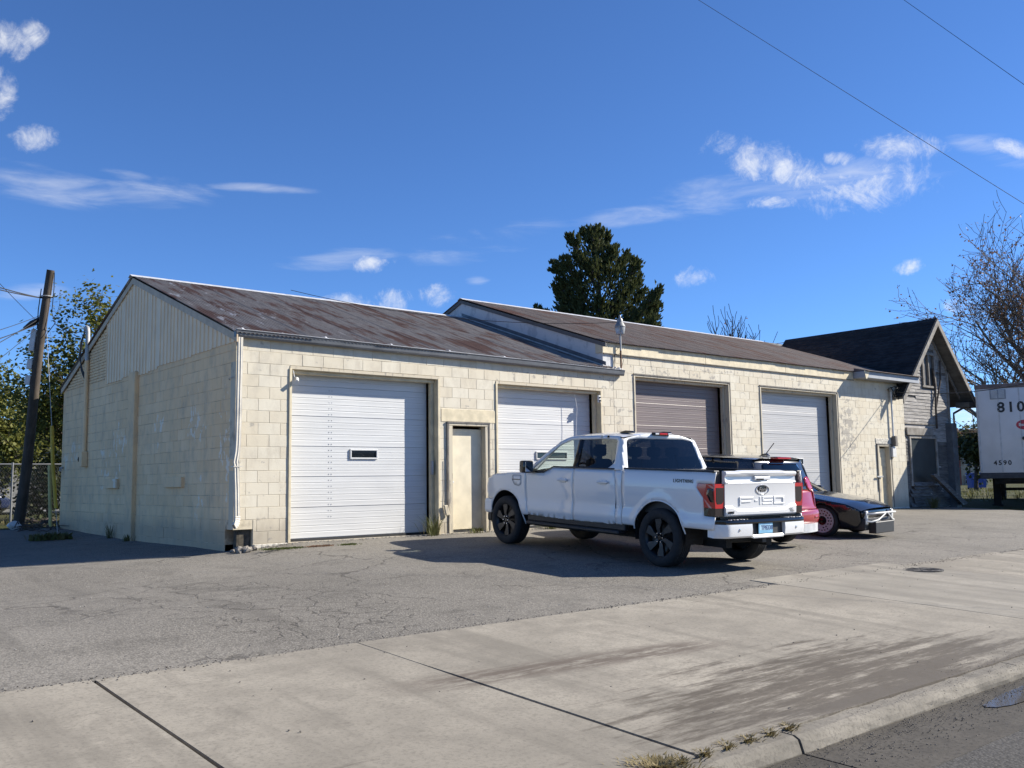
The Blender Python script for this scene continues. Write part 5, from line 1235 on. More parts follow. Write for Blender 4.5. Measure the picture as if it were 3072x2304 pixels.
# ================================================================== small red crossover with a black roof
def build_suv():
    T = empty('crossover_car', (0,0,0), 0, 'boxy red crossover car with black roof parked between pickup and black coupe', 'car')
    wz = interp([(.20,.80),(.35,.86),(.55,.895),(.80,.90),(.95,.895),(1.02,.87),(1.55,.70)])
    def ys(x, z):
        y = wz(z)
        if x > 2.9: y -= .14*((x-2.9)/.8)**2
        if x < -.35: y -= .07*((-.35-x)/.35)**2
        return y
    side = lambda x, z: (x, ys(x, z), z)
    low = [(-.66,.40),(-.68,.70),(-.62,1.00),(3.2,.93),(3.42,.78),(3.46,.45),(3.30,.30),(2.92,.30)]+arc(2.57,.33,.36,-6,186,16)+[(.37,.28)]+arc(0,.33,.36,-6,186,16)+[(-.45,.34)]
    panel('body_side', low, [], side, (0,1,0), V_red, T, mirror=True)
    hole = rounded([(-.30,1.10),(-.20,1.03),(2.05,1.03),(1.55,1.44),(1.35,1.49),(-.15,1.47)], .03)
    up = [(-.62,1.0),(3.0,.955),(2.45,1.06),(1.66,1.50),(1.40,1.555),(-.45,1.54),(-.52,1.40)]
    panel('cabin_frame', up, [hole], side, (0,1,0), V_black, T, mirror=True)
    panel('side_glass', hole, [], lambda x, z: (x, ys(x, z)-.012, z), (0,1,0), V_glass_d, T, thick=0, mirror=True)
    zc = interp([(-.5,1.535),(0,1.56),(.8,1.57),(1.4,1.552),(1.66,1.50)])
    bm = BM(); grid(bm, 16, 14, lambda u, v: (lambda x, t: (x, ys(x, zc(x))*t, zc(x)+.05*(1-abs(t)**2.6)))(-.52+2.2*u, -1+2*v)); obj('roof', bm, V_black, T, sm_ang=60)
    bm = BM(); grid(bm, 8, 10, lambda u, v: (1.68+.85*u, (.70+.10*u)*(-1+2*v), 1.52-.50*u+.03*(1-(2*v-1)**2))); obj('windshield', bm, V_glass_d, T, sm_ang=179)
    bm = BM(); grid(bm, 12, 12, lambda u, v: (lambda x, t: (x, ys(x, .95)*t, interp([(2.4,1.06),(3.2,.93),(3.45,.78)])(x)+.05*(1-abs(t)**3)))(2.45+1.0*u, -1+2*v)); obj('hood', bm, V_red, T, sm_ang=60)
    bm = BM(); box(bm, 3.25, 3.52, -.78, .78, .28, .80, .08); obj('front_bumper', bm, V_red, T, sm_ang=40)
    # rear face
    xr = lambda y, z: (interp([(.28,-.70),(.45,-.80),(.62,-.80),(.70,-.74),(.98,-.68),(1.05,-.67),(1.55,-.50)])(z)+.10*(abs(y)/.9)**3*1.0, y, z)
    def edge(z): return ys(-.5, z)-.01
    zs = [.30,.45,.62,.80,1.0,1.2,1.4,1.53]
    panel('tailgate_upper', [(-edge(z), z) for z in zs if z >= .999]+[(edge(z), z) for z in zs[::-1] if z >= .999], [], xr, (-1,0,0), V_black, T, thick=.03)
    panel('rear_glass', rounded([(-.60,1.06),(-.52,1.46),(.52,1.46),(.60,1.06)], .05), [], lambda y, z: (xr(y, z)[0]-.006, y, z), (-1,0,0), V_glass_d, T, thick=.01)
    panel('tailgate_lower', [(-edge(z), z) for z in (.66,.8,.998)]+[(edge(z), z) for z in (.998,.8,.66)], [], xr, (-1,0,0), V_red, T, thick=.03)
    panel('rear_bumper', [(-edge(z), z) for z in (.40,.5,.655)]+[(edge(z), z) for z in (.655,.5,.40)], [], lambda y, z: (xr(y, z)[0]-.02, y, z), (-1,0,0), V_red, T, thick=.04)
    bm = BM(); grid(bm, 14, 4, lambda u, v: (-.86+.14*(abs(-1+2*u))**3, .84*(-1+2*u), .26+.15*v)); o = obj('skid_plate', bm, plain('silver_skid', (.55,.55,.55), .4, .2), T); mo = o.modifiers.new('t', 'SOLIDIFY'); mo.thickness = .06
    for s in (-1, 1):
        panel('tail_lamp', rounded([(s*.64,1.02),(s*.60,1.20),(s*.70,1.24),(s*.80,1.20),(s*.855,1.0),(s*.80,.96)], .03), [], lambda y, z: (xr(y, z)[0]-.018, y, z), (-1,0,0), V_red_lens, T, thick=.03)
        panel('lamp_reflector', rounded([(s*.66,.50),(s*.66,.54),(s*.80,.55),(s*.82,.50)], .008, 2), [], lambda y, z: (xr(y, z)[0]-.026, y, z), (-1,0,0), V_red_lens, T, thick=.01)
        bm = BM(); box(bm, 1.98, 2.10, s*.90, s*1.06, .98, 1.10, .03); obj('door_mirror', bm, V_red, T)
    bm = BM(); box(bm, -.62, -.46, -.20, .20, 1.545, 1.575, .008); obj('brake_lamp', bm, V_red_lens, T)
    bm = BM(); prism(bm, [(-.30,1.60),(-.12,1.605),(-.16,1.632),(-.24,1.64)], 1, -.03, .03); obj('antenna_base', bm, V_gloss, T)
    bm = BM(); tube(bm, [(-.22,0,1.63),(-.40,0,1.83)], .008, 6); obj('antenna', bm, V_blackp, T)
    bm = BM(); box(bm, -.6, 3.3, -.62, .62, .22, .7); obj('underbody', bm, V_under, T)
    for x, y in ((1.35,.35),(1.35,-.35),(.35,.38),(.35,-.38)):
        bm = BM(); box(bm, x-.12, x+.02, y-.22, y+.22, .7, 1.18, .05); box(bm, x-.1, x, y-.11, y+.11, 1.2, 1.34, .03); obj('seat', bm, plain('red_seat', (.20,.012,.015), .8) if x > 1 else V_seat, T)
    for s in (-1, 1):
        for cx in (0, 2.57):
            bm = BM(); pts = arc(cx, .33, .365, -10, 190, 14); A = [bm.verts.new((x, s*.55, z)) for x, z in pts]; B = [bm.verts.new((x, s*.86, z)) for x, z in pts]
            for i in range(len(pts)-1): bm.faces.new((A[i], A[i+1], B[i+1], B[i]))
            bm.faces.new(A); obj('wheel_well', bm, V_under, T)
            make_wheel('wheel', .328, .225, .22, 'five', T, (cx, s*.775, .328), s)
    return T
suv = build_suv(); place(suv, (7.92, -4.55), (.03, 1.0))

# ================================================================== low black coupe with a white roof and push bar
def build_coupe(body, roofm, name, label, push=True, wheelstyle='disc'):
    T = empty(name, (0,0,0), 0, label, 'car')
    wz = interp([(.16,.80),(.30,.87),(.50,.905),(.62,.91),(.76,.885),(.84,.84),(1.24,.60)])
    def ys(x, z):
        y = wz(z)
        if x > 2.6: y -= .16*((x-2.6)/1.0)**2
        if x < -.3: y -= .12*((-.3-x)/.7)**2
        return y
    side = lambda x, z: (x, ys(x, z), z)
    low = [(-.95,.30),(-1.0,.60),(-.85,.80),(.2,.84),(1.75,.82),(2.4,.76),(3.1,.66),(3.42,.56),(3.44,.34),(3.30,.20),(2.92,.18)]+arc(2.57,.31,.345,-14,194,18)+[(.36,.17)]+arc(0,.31,.345,-14,194,18)+[(-.6,.22)]
    panel('body_side', low, [], side, (0,1,0), body, T, mirror=True)
    hole = rounded([(-.28,.90),(-.1,.865),(1.72,.85),(1.05,1.18),(.80,1.215),(.1,1.16)], .03)
    up = [(-.75,.80),(.2,.838),(1.98,.815),(1.16,1.22),(.85,1.27),(.05,1.22),(-.4,1.02)]
    panel('cabin_frame', up, [hole], side, (0,1,0), body, T, mirror=True)
    panel('side_glass', hole, [], lambda x, z: (x, ys(x, z)-.012, z), (0,1,0), V_glass_d, T, thick=0, mirror=True)
    zc = interp([(-.1,1.16),(.05,1.215),(.5,1.258),(.85,1.268),(1.18,1.215)])
    bm = BM(); grid(bm, 16, 14, lambda u, v: (lambda x, t: (x, ys(x, zc(x))*t, zc(x)+.05*(1-abs(t)**2.4)))(-.05+1.24*u, -1+2*v)); obj('roof', bm, roofm, T, sm_ang=60)
    bm = BM(); grid(bm, 10, 14, lambda u, v: (lambda t: (1.17+.80*u+.10*(1-t*t), (.615+.215*u)*t, 1.22-.405*u+.045*(1-t*t)+.012*sin(pi*u)))(-1+2*v)); obj('windshield', bm, V_glass_d, T, sm_ang=179)
    bm = BM(); grid(bm, 10, 12, lambda u, v: (lambda t: (-.05-.70*u, (.62+.14*u)*t, 1.17-.36*u+.04*(1-t*t)))(-1+2*v)); obj('rear_window', bm, V_glass_d, T, sm_ang=179)
    hz = interp([(1.75,.815),(2.4,.755),(3.1,.665),(3.40,.575),(3.5,.52)])
    bm = BM(); grid(bm, 24, 24, lambda u, v: (lambda x, t: (x+.10*u*(1-t*t), ys(x, hz(x)-.01)*t, hz(x)+(.075-.02*u)*(1-abs(t)**2.6)+.012*(1 if abs(abs(t)-.55) < .12 else 0)*(1-u)))(1.80+1.66*u, -1+2*v)); obj('hood', bm, body, T, sm_ang=45)
    bm = BM(); grid(bm, 10, 12, lambda u, v: (lambda x, t: (x, ys(x, .8)*t*.98, interp([(-1.0,.70),(-.85,.80),(-.6,.84)])(x)+.03*(1-abs(t)**3)))(-1.0+.35*u, -1+2*v)); obj('boot_lid', bm, body, T, sm_ang=45)
    bm = BM(); box(bm, -1.08, -.8, -.74, .74, .26, .72, .09); obj('rear_bumper', bm, body, T, sm_ang=40)
    bm = BM(); box(bm, 3.20, 3.50, -.72, .72, .40, .56, .05); obj('nose_panel', bm, V_gloss, T, sm_ang=40)
    bm = BM(); box(bm, 3.1, 3.52, -.70, .70, .16, .40, .03); obj('front_bumper', bm, V_blackp, T, sm_ang=40)
    for s in (-1, 1):
        bm = BM(); box(bm, 3.30, 3.515, s*.40, s*.70, .44, .535, .02); obj('headlight', bm, V_smoke, T)
        bm = BM(); box(bm, 1.62, 1.74, s*.88, s*1.02, .86, .96, .03); obj('door_mirror', bm, body, T)
        bm = BM(); tube(bm, [(1.98,s*.12,.875),(1.80,s*.50,.93)], .009, 6); tube(bm, [(2.0,s*.30,.86),(1.78,s*.66,.90)], .008, 6); obj('wiper', bm, V_chrome, T)
    if push:
        bm = BM()
        for s in (-1, 1):
            tube(bm, [(3.52,s*.62,.48),(3.66,s*.56,.49),(3.70,s*.30,.50),(3.72,0,.50)], .020, 10)
            tube(bm, [(3.50,s*.64,.34),(3.62,s*.56,.33),(3.68,s*.34,.36),(3.71,s*.16,.44),(3.72,s*.05,.49)], .019, 10)
            box(bm, 3.46, 3.54, s*.58, s*.68, .28, .54, .008)
        obj('push_bar', bm, plain('white_tube_paint', (.50,.50,.48), .4), T, sm_ang=50)
        bm = BM(); box(bm, 3.50, 3.70, -.50, .42, .10, .33, .012); obj('intercooler_box', bm, plain('dull_black_box', (.016,.016,.017), .5, 0), T)
    bm = BM(); box(bm, -.9, 3.2, -.62, .62, .15, .6); obj('underbody', bm, V_under, T)
    for s in (-1, 1):
        for cx in (0, 2.57):
            bm = BM(); pts = arc(cx, .31, .35, -14, 194, 14); A = [bm.verts.new((x, s*.52, z)) for x, z in pts]; B = [bm.verts.new((x, s*.85, z)) for x, z in pts]
            for i in range(len(pts)-1): bm.faces.new((A[i], A[i+1], B[i+1], B[i]))
            bm.faces.new(A); obj('wheel_well', bm, V_under, T)
            make_wheel('wheel', .318, .245, .21, wheelstyle, T, (cx, s*.79, .318), s)
    def warp(o):
        if o.type == 'MESH':
            for v in o.data.vertices:
                if v.co.x > 2.95: v.co.x = 2.95+(v.co.x-2.95)*.74
        for c in o.children:
            if not c.name.startswith('wheel') or c.name.startswith('wheel_well'): warp(c)
    warp(T)
    return T
coupe = build_coupe(V_black, V_white, 'coupe', 'low black coupe with white roof, white disc wheels and white tube push bar')
hd = Vector((.12,-.993,0)); wc = onG(1776, 1160); rr = wc + Vector((.993,.12,0))*.88 - hd*2.57
place(coupe, (rr.x, rr.y), (hd.x, hd.y))
blue = build_coupe(V_navy, V_navy, 'parked_car', 'dark blue car beyond the wire fence behind the leaning pole', False, 'five')
p = onG(4, 1110); h = Vector((.95,.3,0)).normalized(); place(blue, (p.x-3.1, p.y-.2), (h.x, h.y))
# ================================================================== old house beside the annex
HY, HF = .05, -.37; HXL, HXR, HXP = 22.46, 25.62, 24.30; HPK = 6.24; SL = 1.06
def hz_(x): return HPK-.06-SL*abs(x-HXP)
house = empty('old_house', (HXP, HY, 0), 0, 'abandoned wooden house with bare weathered clapboards and steep dark shingle gable', 'house')
def hobj(nm, bm, mat, parent=None, **k):
    for v in bm.verts: v.co -= Vector((HXP, HY, 0))
    return obj(nm, bm, mat, parent or house, **k)
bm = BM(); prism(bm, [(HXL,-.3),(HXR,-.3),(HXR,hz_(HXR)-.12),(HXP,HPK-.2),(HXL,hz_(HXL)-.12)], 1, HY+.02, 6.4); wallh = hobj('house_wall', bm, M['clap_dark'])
WX0, WX1, WZ0, WZ1 = 22.78, 24.46, .72, 2.20     # broad ground floor opening
UX0, UX1, UZ0, UZ1 = 23.92, 24.62, 3.98, 5.02   # attic window
z = -.05; r = 0
while z < HPK-.3:
    x0 = max(HXL, HXP-(HPK-.25-z)/SL); x1 = min(HXR, HXP+(HPK-.25-z)/SL); segs = [(x0, x1)]
    for (a, b, c, d) in ((WX0-.1,WX1+.1,WZ0-.08,WZ1+.1),(UX0-.12,UX1+.12,UZ0-.08,UZ1+.12)):
        if z+.115 > c and z < d: segs = [s for q in segs for s in ((q[0], min(q[1], a)), (max(q[0], b), q[1])) if s[1]-s[0] > .04]
    for s0, s1 in segs:
        cut = [s0]
        while s1-cut[-1] > 2.2: cut.append(cut[-1]+random.uniform(.7,1.9))
        cut.append(s1)
        for a, b in zip(cut, cut[1:]):
            if b-a < .03 or (random.random() < .035 and z > .2): continue
            bm = BM(); t = random.uniform(-.006,.006); vs = [(HY-.018,z),(HY-.002,z+.125),(HY+.018,z+.125),(HY+.018,z)]
            prism(bm, vs, 0, a+.004, b-.004)
            for v in bm.verts: v.co.z += t*(v.co.x-a)/max(.3,b-a); v.co.y += random.uniform(-.003,.003)
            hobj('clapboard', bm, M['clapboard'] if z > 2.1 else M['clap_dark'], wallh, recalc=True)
    z += .108; r += 1
# openings
bm = BM(); box(bm, WX0, WX1, HY-.012, HY+.02, WZ0, WZ1); hobj('window_board', bm, plain('dark_window_sheet', (.022,.03,.032), .35, var=.3, scale=2))
bm = BM()
for a in ((WX0-.10,WX1+.10,WZ1,WZ1+.09),(WX0-.10,WX1+.10,WZ0-.06,WZ0),(WX0-.09,WX0,WZ0,WZ1),(WX1,WX1+.09,WZ0,WZ1)): box(bm, a[0], a[1], HY-.06, HY+.02, a[2], a[3], .005)
hobj('window_frame', bm, M['house_trim'])
bm = BM(); box(bm, UX0, UX1, HY-.006, HY+.02, UZ0, UZ1); hobj('attic_pane', bm, plain('grey_attic_board', (.07,.068,.065), .5, var=.4, scale=3))
bm = BM()
for a in ((UX0-.12,UX1+.12,UZ1,UZ1+.10),(UX0-.14,UX1+.14,UZ0-.07,UZ0),(UX0-.10,UX0,UZ0,UZ1),(UX1,UX1+.10,UZ0,UZ1),(UX0+.30,UX0+.36,UZ0,UZ1)): box(bm, a[0], a[1], HY-.07, HY+.01, a[2], a[3], .006)
hobj('attic_window_frame', bm, M['house_trim'])
bm = BM(); box(bm, WX0-.3, WX1-.25, HY-.10, HY+.01, WZ1+.10, WZ1+.34, .006); hobj('sign_board', bm, M['house_trim'])
bm = BM(); box(bm, WX0-.35, WX1+.2, HY-.05, HY+.01, WZ1+.46, WZ1+.52, .004); hobj('ledger_board', bm, M['house_trim'])
bm = BM(); box(bm, HXR-.32, HXR+.02, HY-.24, HY+.02, -.1, 2.75, .01); hobj('corner_post', bm, plain('dark_grey_post', (.10,.11,.12), .6, var=.2))
bm = BM(); box(bm, HXR-.08, HXR+.03, HY-.05, HY+.05, 2.75, hz_(HXR)-.14, .006); hobj('corner_board', bm, M['house_trim'])
bm = BM(); prism(bm, [(23.4,1.0),(23.6,1.05),(25.7,.05),(25.4,-.02)], 1, HY-.42, HY-.30); hobj('fallen_board', bm, M['clap_dark'])
for i in range(7):
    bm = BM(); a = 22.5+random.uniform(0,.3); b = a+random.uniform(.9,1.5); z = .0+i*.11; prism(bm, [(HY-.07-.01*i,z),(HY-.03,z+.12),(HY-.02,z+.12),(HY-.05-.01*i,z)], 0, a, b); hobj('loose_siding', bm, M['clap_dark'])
# roof: rows of shingle courses on the two slopes
def slope_rows(side, xp, zp, ov, y0, y1, w, mat, nm='shingle_row'):
    L = ov*sqrt(1+SL*SL); n = int(L/.145)
    for i in range(n+1):
        s0 = i/n*ov; s1 = min(ov+.02, (i+1)/n*ov+.03); sx = -1 if side == 0 else 1
        bm = BM(); a = [(xp+sx*s0, zp-SL*s0+.004), (xp+sx*s1, zp-SL*s1+.028), (xp+sx*s1, zp-SL*s1+.010), (xp+sx*s0, zp-SL*s0-.01)]
        prism(bm, a, 1, y0, y1); hobj(nm, bm, mat, rf)
bm = BM(); OV = 2.60
prism(bm, [(HXP,HPK-.01),(HXP-OV,HPK-.01-SL*OV),(HXP-OV,HPK-.09-SL*OV),(HXP,HPK-.10)], 1, HF+.01, 5.5); rf = hobj('roof', bm, M['soffit'])
bm = BM(); prism(bm, [(HXP,HPK-.01),(HXP+OV,HPK-.01-SL*OV),(HXP+OV,HPK-.09-SL*OV),(HXP,HPK-.10)], 1, HF+.01, 5.5); hobj('roof_deck', bm, M['soffit'], rf)
slope_rows(0, HXP, HPK, OV, HF, 5.5, .1, M['shingle']); slope_rows(1, HXP, HPK, OV, HF, 5.5, .1, M['shingle'])
for s in (-1, 1):
    bm = BM(); prism(bm, [(HXP,HPK-.03),(HXP+s*OV,HPK-.03-SL*OV),(HXP+s*OV,HPK-.24-SL*OV),(HXP,HPK-.26)], 1, HF-.03, HF+.005); hobj('rake_board', bm, M['house_trim'], rf)
    bm = BM(); prism(bm, [(HXP,HPK-.24),(HXP+s*(OV-.45),HPK-.24-SL*(OV-.45)),(HXP+s*(OV-.45),HPK-.34-SL*(OV-.45)),(HXP,HPK-.34)], 1, HY-.05, HY+.0); hobj('frieze_board', bm, M['house_trim'], rf)
bm = BM(); ze = HPK-SL*OV; box(bm, HXP+OV-.62, HXP+OV+.02, HF, HY+.05, ze-.16, ze+.02, .006); hobj('eave_return', bm, M['soffit'], rf)
# rear cross wing with a paler roof
WXP, WY, WZ = 23.05, 6.75, 6.36
bm = BM(); prism(bm, [(4.6,-.2),(9.0,-.2),(9.0,4.3),(WY,WZ-.1),(4.6,4.3)], 0, WXP+.1, 30); hobj('wing_wall', bm, M['clap_dark'])
for i in range(14):
    s0 = i*.18; bm = BM(); sl = .92; prism(bm, [(WY-s0,WZ-sl*s0),(WY-s0-.21,WZ-sl*(s0+.21)+.02),(WY-s0-.21,WZ-sl*(s0+.21)),(WY-s0,WZ-sl*s0-.02)], 0, WXP, 30.2); hobj('wing_shingle_row', bm, M['shingle_grey'])
bm = BM(); prism(bm, [(WY,WZ),(WY+2.5,WZ-2.3),(WY+2.5,WZ-2.36),(WY,WZ-.06)], 0, WXP, 30.2); hobj('wing_roof_back', bm, M['shingle_grey'])
bm = BM(); tube(bm, [(24.55,HY-.06,4.6),(24.6,HY-.08,3.9),(24.5,HY-.10,3.2),(24.52,HY-.09,2.55)], .035, 7); tube(bm, [(25.1,HY-.06,4.9),(24.95,HY-.1,4.2),(24.55,HY-.1,3.3)], .03, 7); hobj('dead_vine', bm, M['bark'])

# ================================================================== parked trailer
tl = atD(2116, 1000, 31.2); ax = Vector((.93,.36,0)).normalized(); rt = Vector((ax.y,-ax.x,0))
tz = gz(tl.x, tl.y)-.05; ttop = atD(2116, 830, 31.2).z
trailer = empty('semi_trailer', (tl.x, tl.y, tz), atan2(ax.y, ax.x), 'white semi trailer nose with black numbers, vent and red oval emblem', 'trailer')
tp = plain('dirty_white_trailer_skin', (.60,.605,.61), .5, var=.07, scale=1.5); H = ttop-tz
bm = BM(); box(bm, 0, 13.5, -2.6, 0, 1.16, H-.14, .05); tbody = obj('trailer_body', bm, tp, trailer, sm_ang=40)
bm = BM(); box(bm, -.015, 13.5, -2.615, .015, H-.15, H, .02); obj('top_rail', bm, plain('brown_rail', (.13,.10,.095), .6, var=.25), trailer)
bm = BM(); box(bm, -.012, 13.5, -2.612, .012, .98, 1.17, .015); obj('bottom_rail', bm, plain('dark_rail', (.035,.038,.045), .6, var=.25), trailer)
bm = BM(); box(bm, .3, 13.3, -2.2, -.4, .80, .98); obj('floor_beams', bm, V_under, trailer)
nose = lambda y, z, yy=0: frame((-.006, y, z), (0,-1,0), (0,0,1))
ink = plain('black_decal', (.012,.012,.013), .5)
px_m = 31.2/FPX*3072/2212
def tpos(px, py):
    d = pix(px, py); nrm = -ax; t = (tl-CAMP).dot(nrm)/d.dot(nrm); p = CAMP+d*t-tl; return (p.dot(-rt), p.z+tl.z-tz)
y8, z8 = tpos(2182, 880); text_obj('fleet_number', '810', .47, nose(y8-.02, z8), ink, trailer, depth=.002, bold=.012, spacing=1.25)
y4, z4 = tpos(2166, 1000); text_obj('unit_number', '4590', .21, nose(y4, z4), ink, trailer, depth=.002, bold=.006, spacing=1.35)
yv, zv = tpos(2155, 852); root_v = bpy.data.objects.new('vent', None); link(root_v, trailer); root_v.location = (0, yv, zv)
bm = BM(); box(bm, -.02, .0, -.24, .24, -.16, .16, .004); obj('vent_frame', bm, plain('grey_vent', (.26,.28,.30), .5), root_v)
for i in range(7):
    for a, b in ((-.20,-.02),(.02,.20)):
        bm = BM(); z = -.12+i*.04; prism(bm, [(-.036,z),(-.021,z+.024),(-.019,z+.024),(-.021,z)], 1, a, b); obj('slat', bm, M['white_metal'], root_v)
ye, ze_ = tpos(2214, 917); bm = BM(); lathe(bm, [(.0001,-.004),(.26,-.004),(.26,.0)], 36, 'Y', M=Matrix.Translation((-.002,ye,ze_)) @ Matrix.Rotation(-pi/2,4,'Z'))
for v in bm.verts: v.co.z = ze_+(v.co.z-ze_)*.62
em = obj('emblem', bm, plain('red_emblem', (.40,.03,.05), .45), trailer); text_obj('emblem_text', 'Bear', .13, nose(ye+.06, ze_), M['white_metal'], em, depth=.006, bold=.004)
bm = BM(); tube(bm, [(-.02,ye+.05,ze_-.45),(-.10,ye+.05,ze_-.45)], .06, 10); tube(bm, [(-.02,ye-.3,ze_-.5),(-.10,ye-.3,ze_-.5)], .06, 10); obj('air_coupling', bm, V_blackp, trailer)
bm = BM()
for y in (-.06, -.68, -1.30, -1.92, -2.54):
    box(bm, -.006, .002, y-.022, y+.022, 1.2, H-.17)
    for k in range(34): z = 1.24+k*(H-1.5)/33; box(bm, -.011, -.004, y-.008, y+.008, z-.008, z+.008)
o = obj('rivet_strips', bm, plain('dull_rivet_strip', (.50,.505,.51), .5, .1, .15), trailer); o['kind'] = 'stuff'
for y in (-.40, -2.1):
    bm = BM(); box(bm, 2.3, 2.55, y-.12, y+.12, .05, 1.0, .01); box(bm, 2.22, 2.63, y-.18, y+.18, 0, .07, .008); obj('landing_leg', bm, V_under, trailer)
bm = BM(); box(bm, 2.38, 2.46, -2.1, -.4, .55, .65); box(bm, 2.4, 4.0, -.45, -.38, .6, .9); obj('leg_brace', bm, V_under, trailer)
bm = BM(); box(bm, .15, 1.3, -2.0, -.55, .88, 1.0); box(bm, .7, .85, -1.37, -1.23, .80, .9); obj('kingpin_plate', bm, V_under, trailer)
for x in (10.6, 11.9):
    for y in (-.35, -2.25): make_wheel('wheel', .50, .29, .28, 'five', trailer, (x, y, .50), 1 if y > -1 else -1)
# ================================================================== street things in the back
def pole_wire(name, pts, r, label, sag=0, mat=None, cat='wire'):
    bm = BM(); P = []
    for a, b in zip(pts, pts[1:]):
        a, b = Vector(a), Vector(b)
        for k in range(16):
            t = k/16; q = a.lerp(b, t); q.z -= sag*4*t*(1-t); P.append(q)
    P.append(Vector(pts[-1])); tube(bm, P, r, 5); return tag(obj(name, bm, mat or M['black_wire'], None), label, cat)
base = onG(38, 1141); pd = (base-CAMP).dot(_f); ptop = atD(108, 583, pd-.6)
pole = empty('utility_pole', (base.x, base.y, base.z-.1), 0, 'leaning weathered wooden utility pole with grey boxes behind the workshop', 'utility pole')
pv = ptop-Vector((base.x, base.y, base.z-.1)); bm = BM()
tube(bm, [pv*t+Vector((.03*sin(t*7),.03*cos(t*5),0)) for t in [i/14 for i in range(15)]], .14, 14, taper=.092); obj('shaft', bm, M['pole'], pole, sm_ang=40)
def onpole(t): return pv*t
cr = Vector((_r0.x,_r0.y,0)); bx = onpole(.735)-cr*.20-Vector((_f.x,_f.y,0))*.05
for t, h, nm in ((.735,.55,'terminal_box'),(.645,.25,'terminal_box'),(.585,.24,'terminal_box')):
    c = onpole(t)-cr*.17-Vector((_f.x,_f.y,0))*.08; bm = BM(); box(bm, -.065, .065, -.05, .05, -h/2, h/2, .012); o = obj(nm, bm, M['white_metal'], pole); o.location = c; o.rotation_euler = (0,.11,-.5)
c = onpole(.80)-cr*.28; bm = BM(); tube(bm, [c+cr*.22+Vector((0,0,.16)), c, c-cr*.2-Vector((0,0,.12))], [.03,.085,.04], 10); obj('splice_case', bm, V_blackp, pole, sm_ang=50)
bm = BM(); tube(bm, [onpole(.99)+cr*.12, onpole(.93)+cr*.16, onpole(.84)+cr*.18, onpole(.80)+cr*.30, onpole(.76)+cr*.12, onpole(.70)+cr*.05], .010, 6); tube(bm, [onpole(.93)-cr*.16, onpole(.85)-cr*.17, onpole(.78)-cr*.14], .012, 6); obj('pole_wiring', bm, M['black_wire'], pole)
bm = BM(); rr_ = .14; tube(bm, [onpole(.90)+Vector((rr_*cos(a), rr_*sin(a), 0)) for a in [2*pi*k/16 for k in range(17)]], .014, 6, False); obj('wire_band', bm, M['grey_metal'], pole)
B0 = Vector(pole.location)
for (t, x, y, lab, r) in ((.895,0,637,'upper heavy cable running left from the leaning pole',.014),(.895,0,645,'lower of the paired heavy cables left of the pole top',.014),(.80,0,588,'thin line crossing down to the leaning pole from upper left',.007),
                          (.80,0,720,'slack cable below the black splice case',.012),(.82,0,742,'lowest slack cable left of the leaning pole',.010),(.83,0,700,'taut middle cable left of the leaning pole',.008),(.79,0,790,'thin cable dropping away left of the grey boxes',.007)):
    pole_wire('overhead_wire', [B0+onpole(t)-cr*.1, atD(x-60, y+(-35 if y > 600 and y < 660 else (30 if y > 660 else -40)), pd-3)], r, lab, .03)
pole_wire('overhead_wire', [B0+onpole(.80)+cr*.28, mast_pt], .009, 'service drop wire from the leaning pole to the workshop mast', .12)
pole_wire('overhead_wire', [Vector((3.6,5.3,5.62)), lamp_top], .007, 'thin wire crossing the roof to the yard lamp', .28)
def longer(a, b, k=1.6): return [a+(a-b)*k, b+(b-a)*k]
pole_wire('overhead_wire', longer(atD(1480,-20,20), atD(2260,468,16)), .005, 'long thin wire crossing the sky above the clouds', .02)
pole_wire('overhead_wire', longer(atD(1920,-25,20), atD(2260,214,16), 3), .005, 'short thin wire across the upper right sky corner', .02)
pole_wire('overhead_wire', longer(atD(1690,733,46), atD(2300,640,52), .8), .016, 'thin wire passing just above the house ridge', .2)
pole_wire('overhead_wire', [Vector((xm+.05,-.2,3.62)), atD(2330,800,24)], .012, 'service wire from the annex mast past the house gable', .25)
# guy wire with yellow guards
gb = onG(104, 1140); gt = B0+onpole(.78)+cr*.1; g = empty('guy_wire', (gb.x, gb.y, gb.z), 0, 'steel guy wire with two yellow plastic guards beside the workshop corner', 'guy wire')
gl = lambda p: Vector(p)-gb
bm = BM(); tube(bm, [gl(gt), gl(atD(112, 920, pd-1.4)), gl(atD(121,1105,pd-1.6)), gl(onG(124,1150))], .008, 5); obj('strand', bm, M['grey_metal'], g)
yel = plain('yellow_guard_plastic', (.55,.36,.03), .5, var=.15); yel2 = plain('faded_guard_plastic', (.50,.42,.16), .55, var=.15)
bm = BM(); tube(bm, [gl(atD(112,920,pd-1.4)), gl(atD(114,1000,pd-1.5)), gl(atD(121,1098,pd-1.6))], .042, 8); obj('guard', bm, yel, g, sm_ang=40)
bm = BM(); tube(bm, [gl(atD(107,1005,pd-1.4)), gl(atD(108,1070,pd-1.5)), gl(atD(109,1138,pd-1.6))], .042, 8); obj('guard', bm, yel2, g, sm_ang=40)
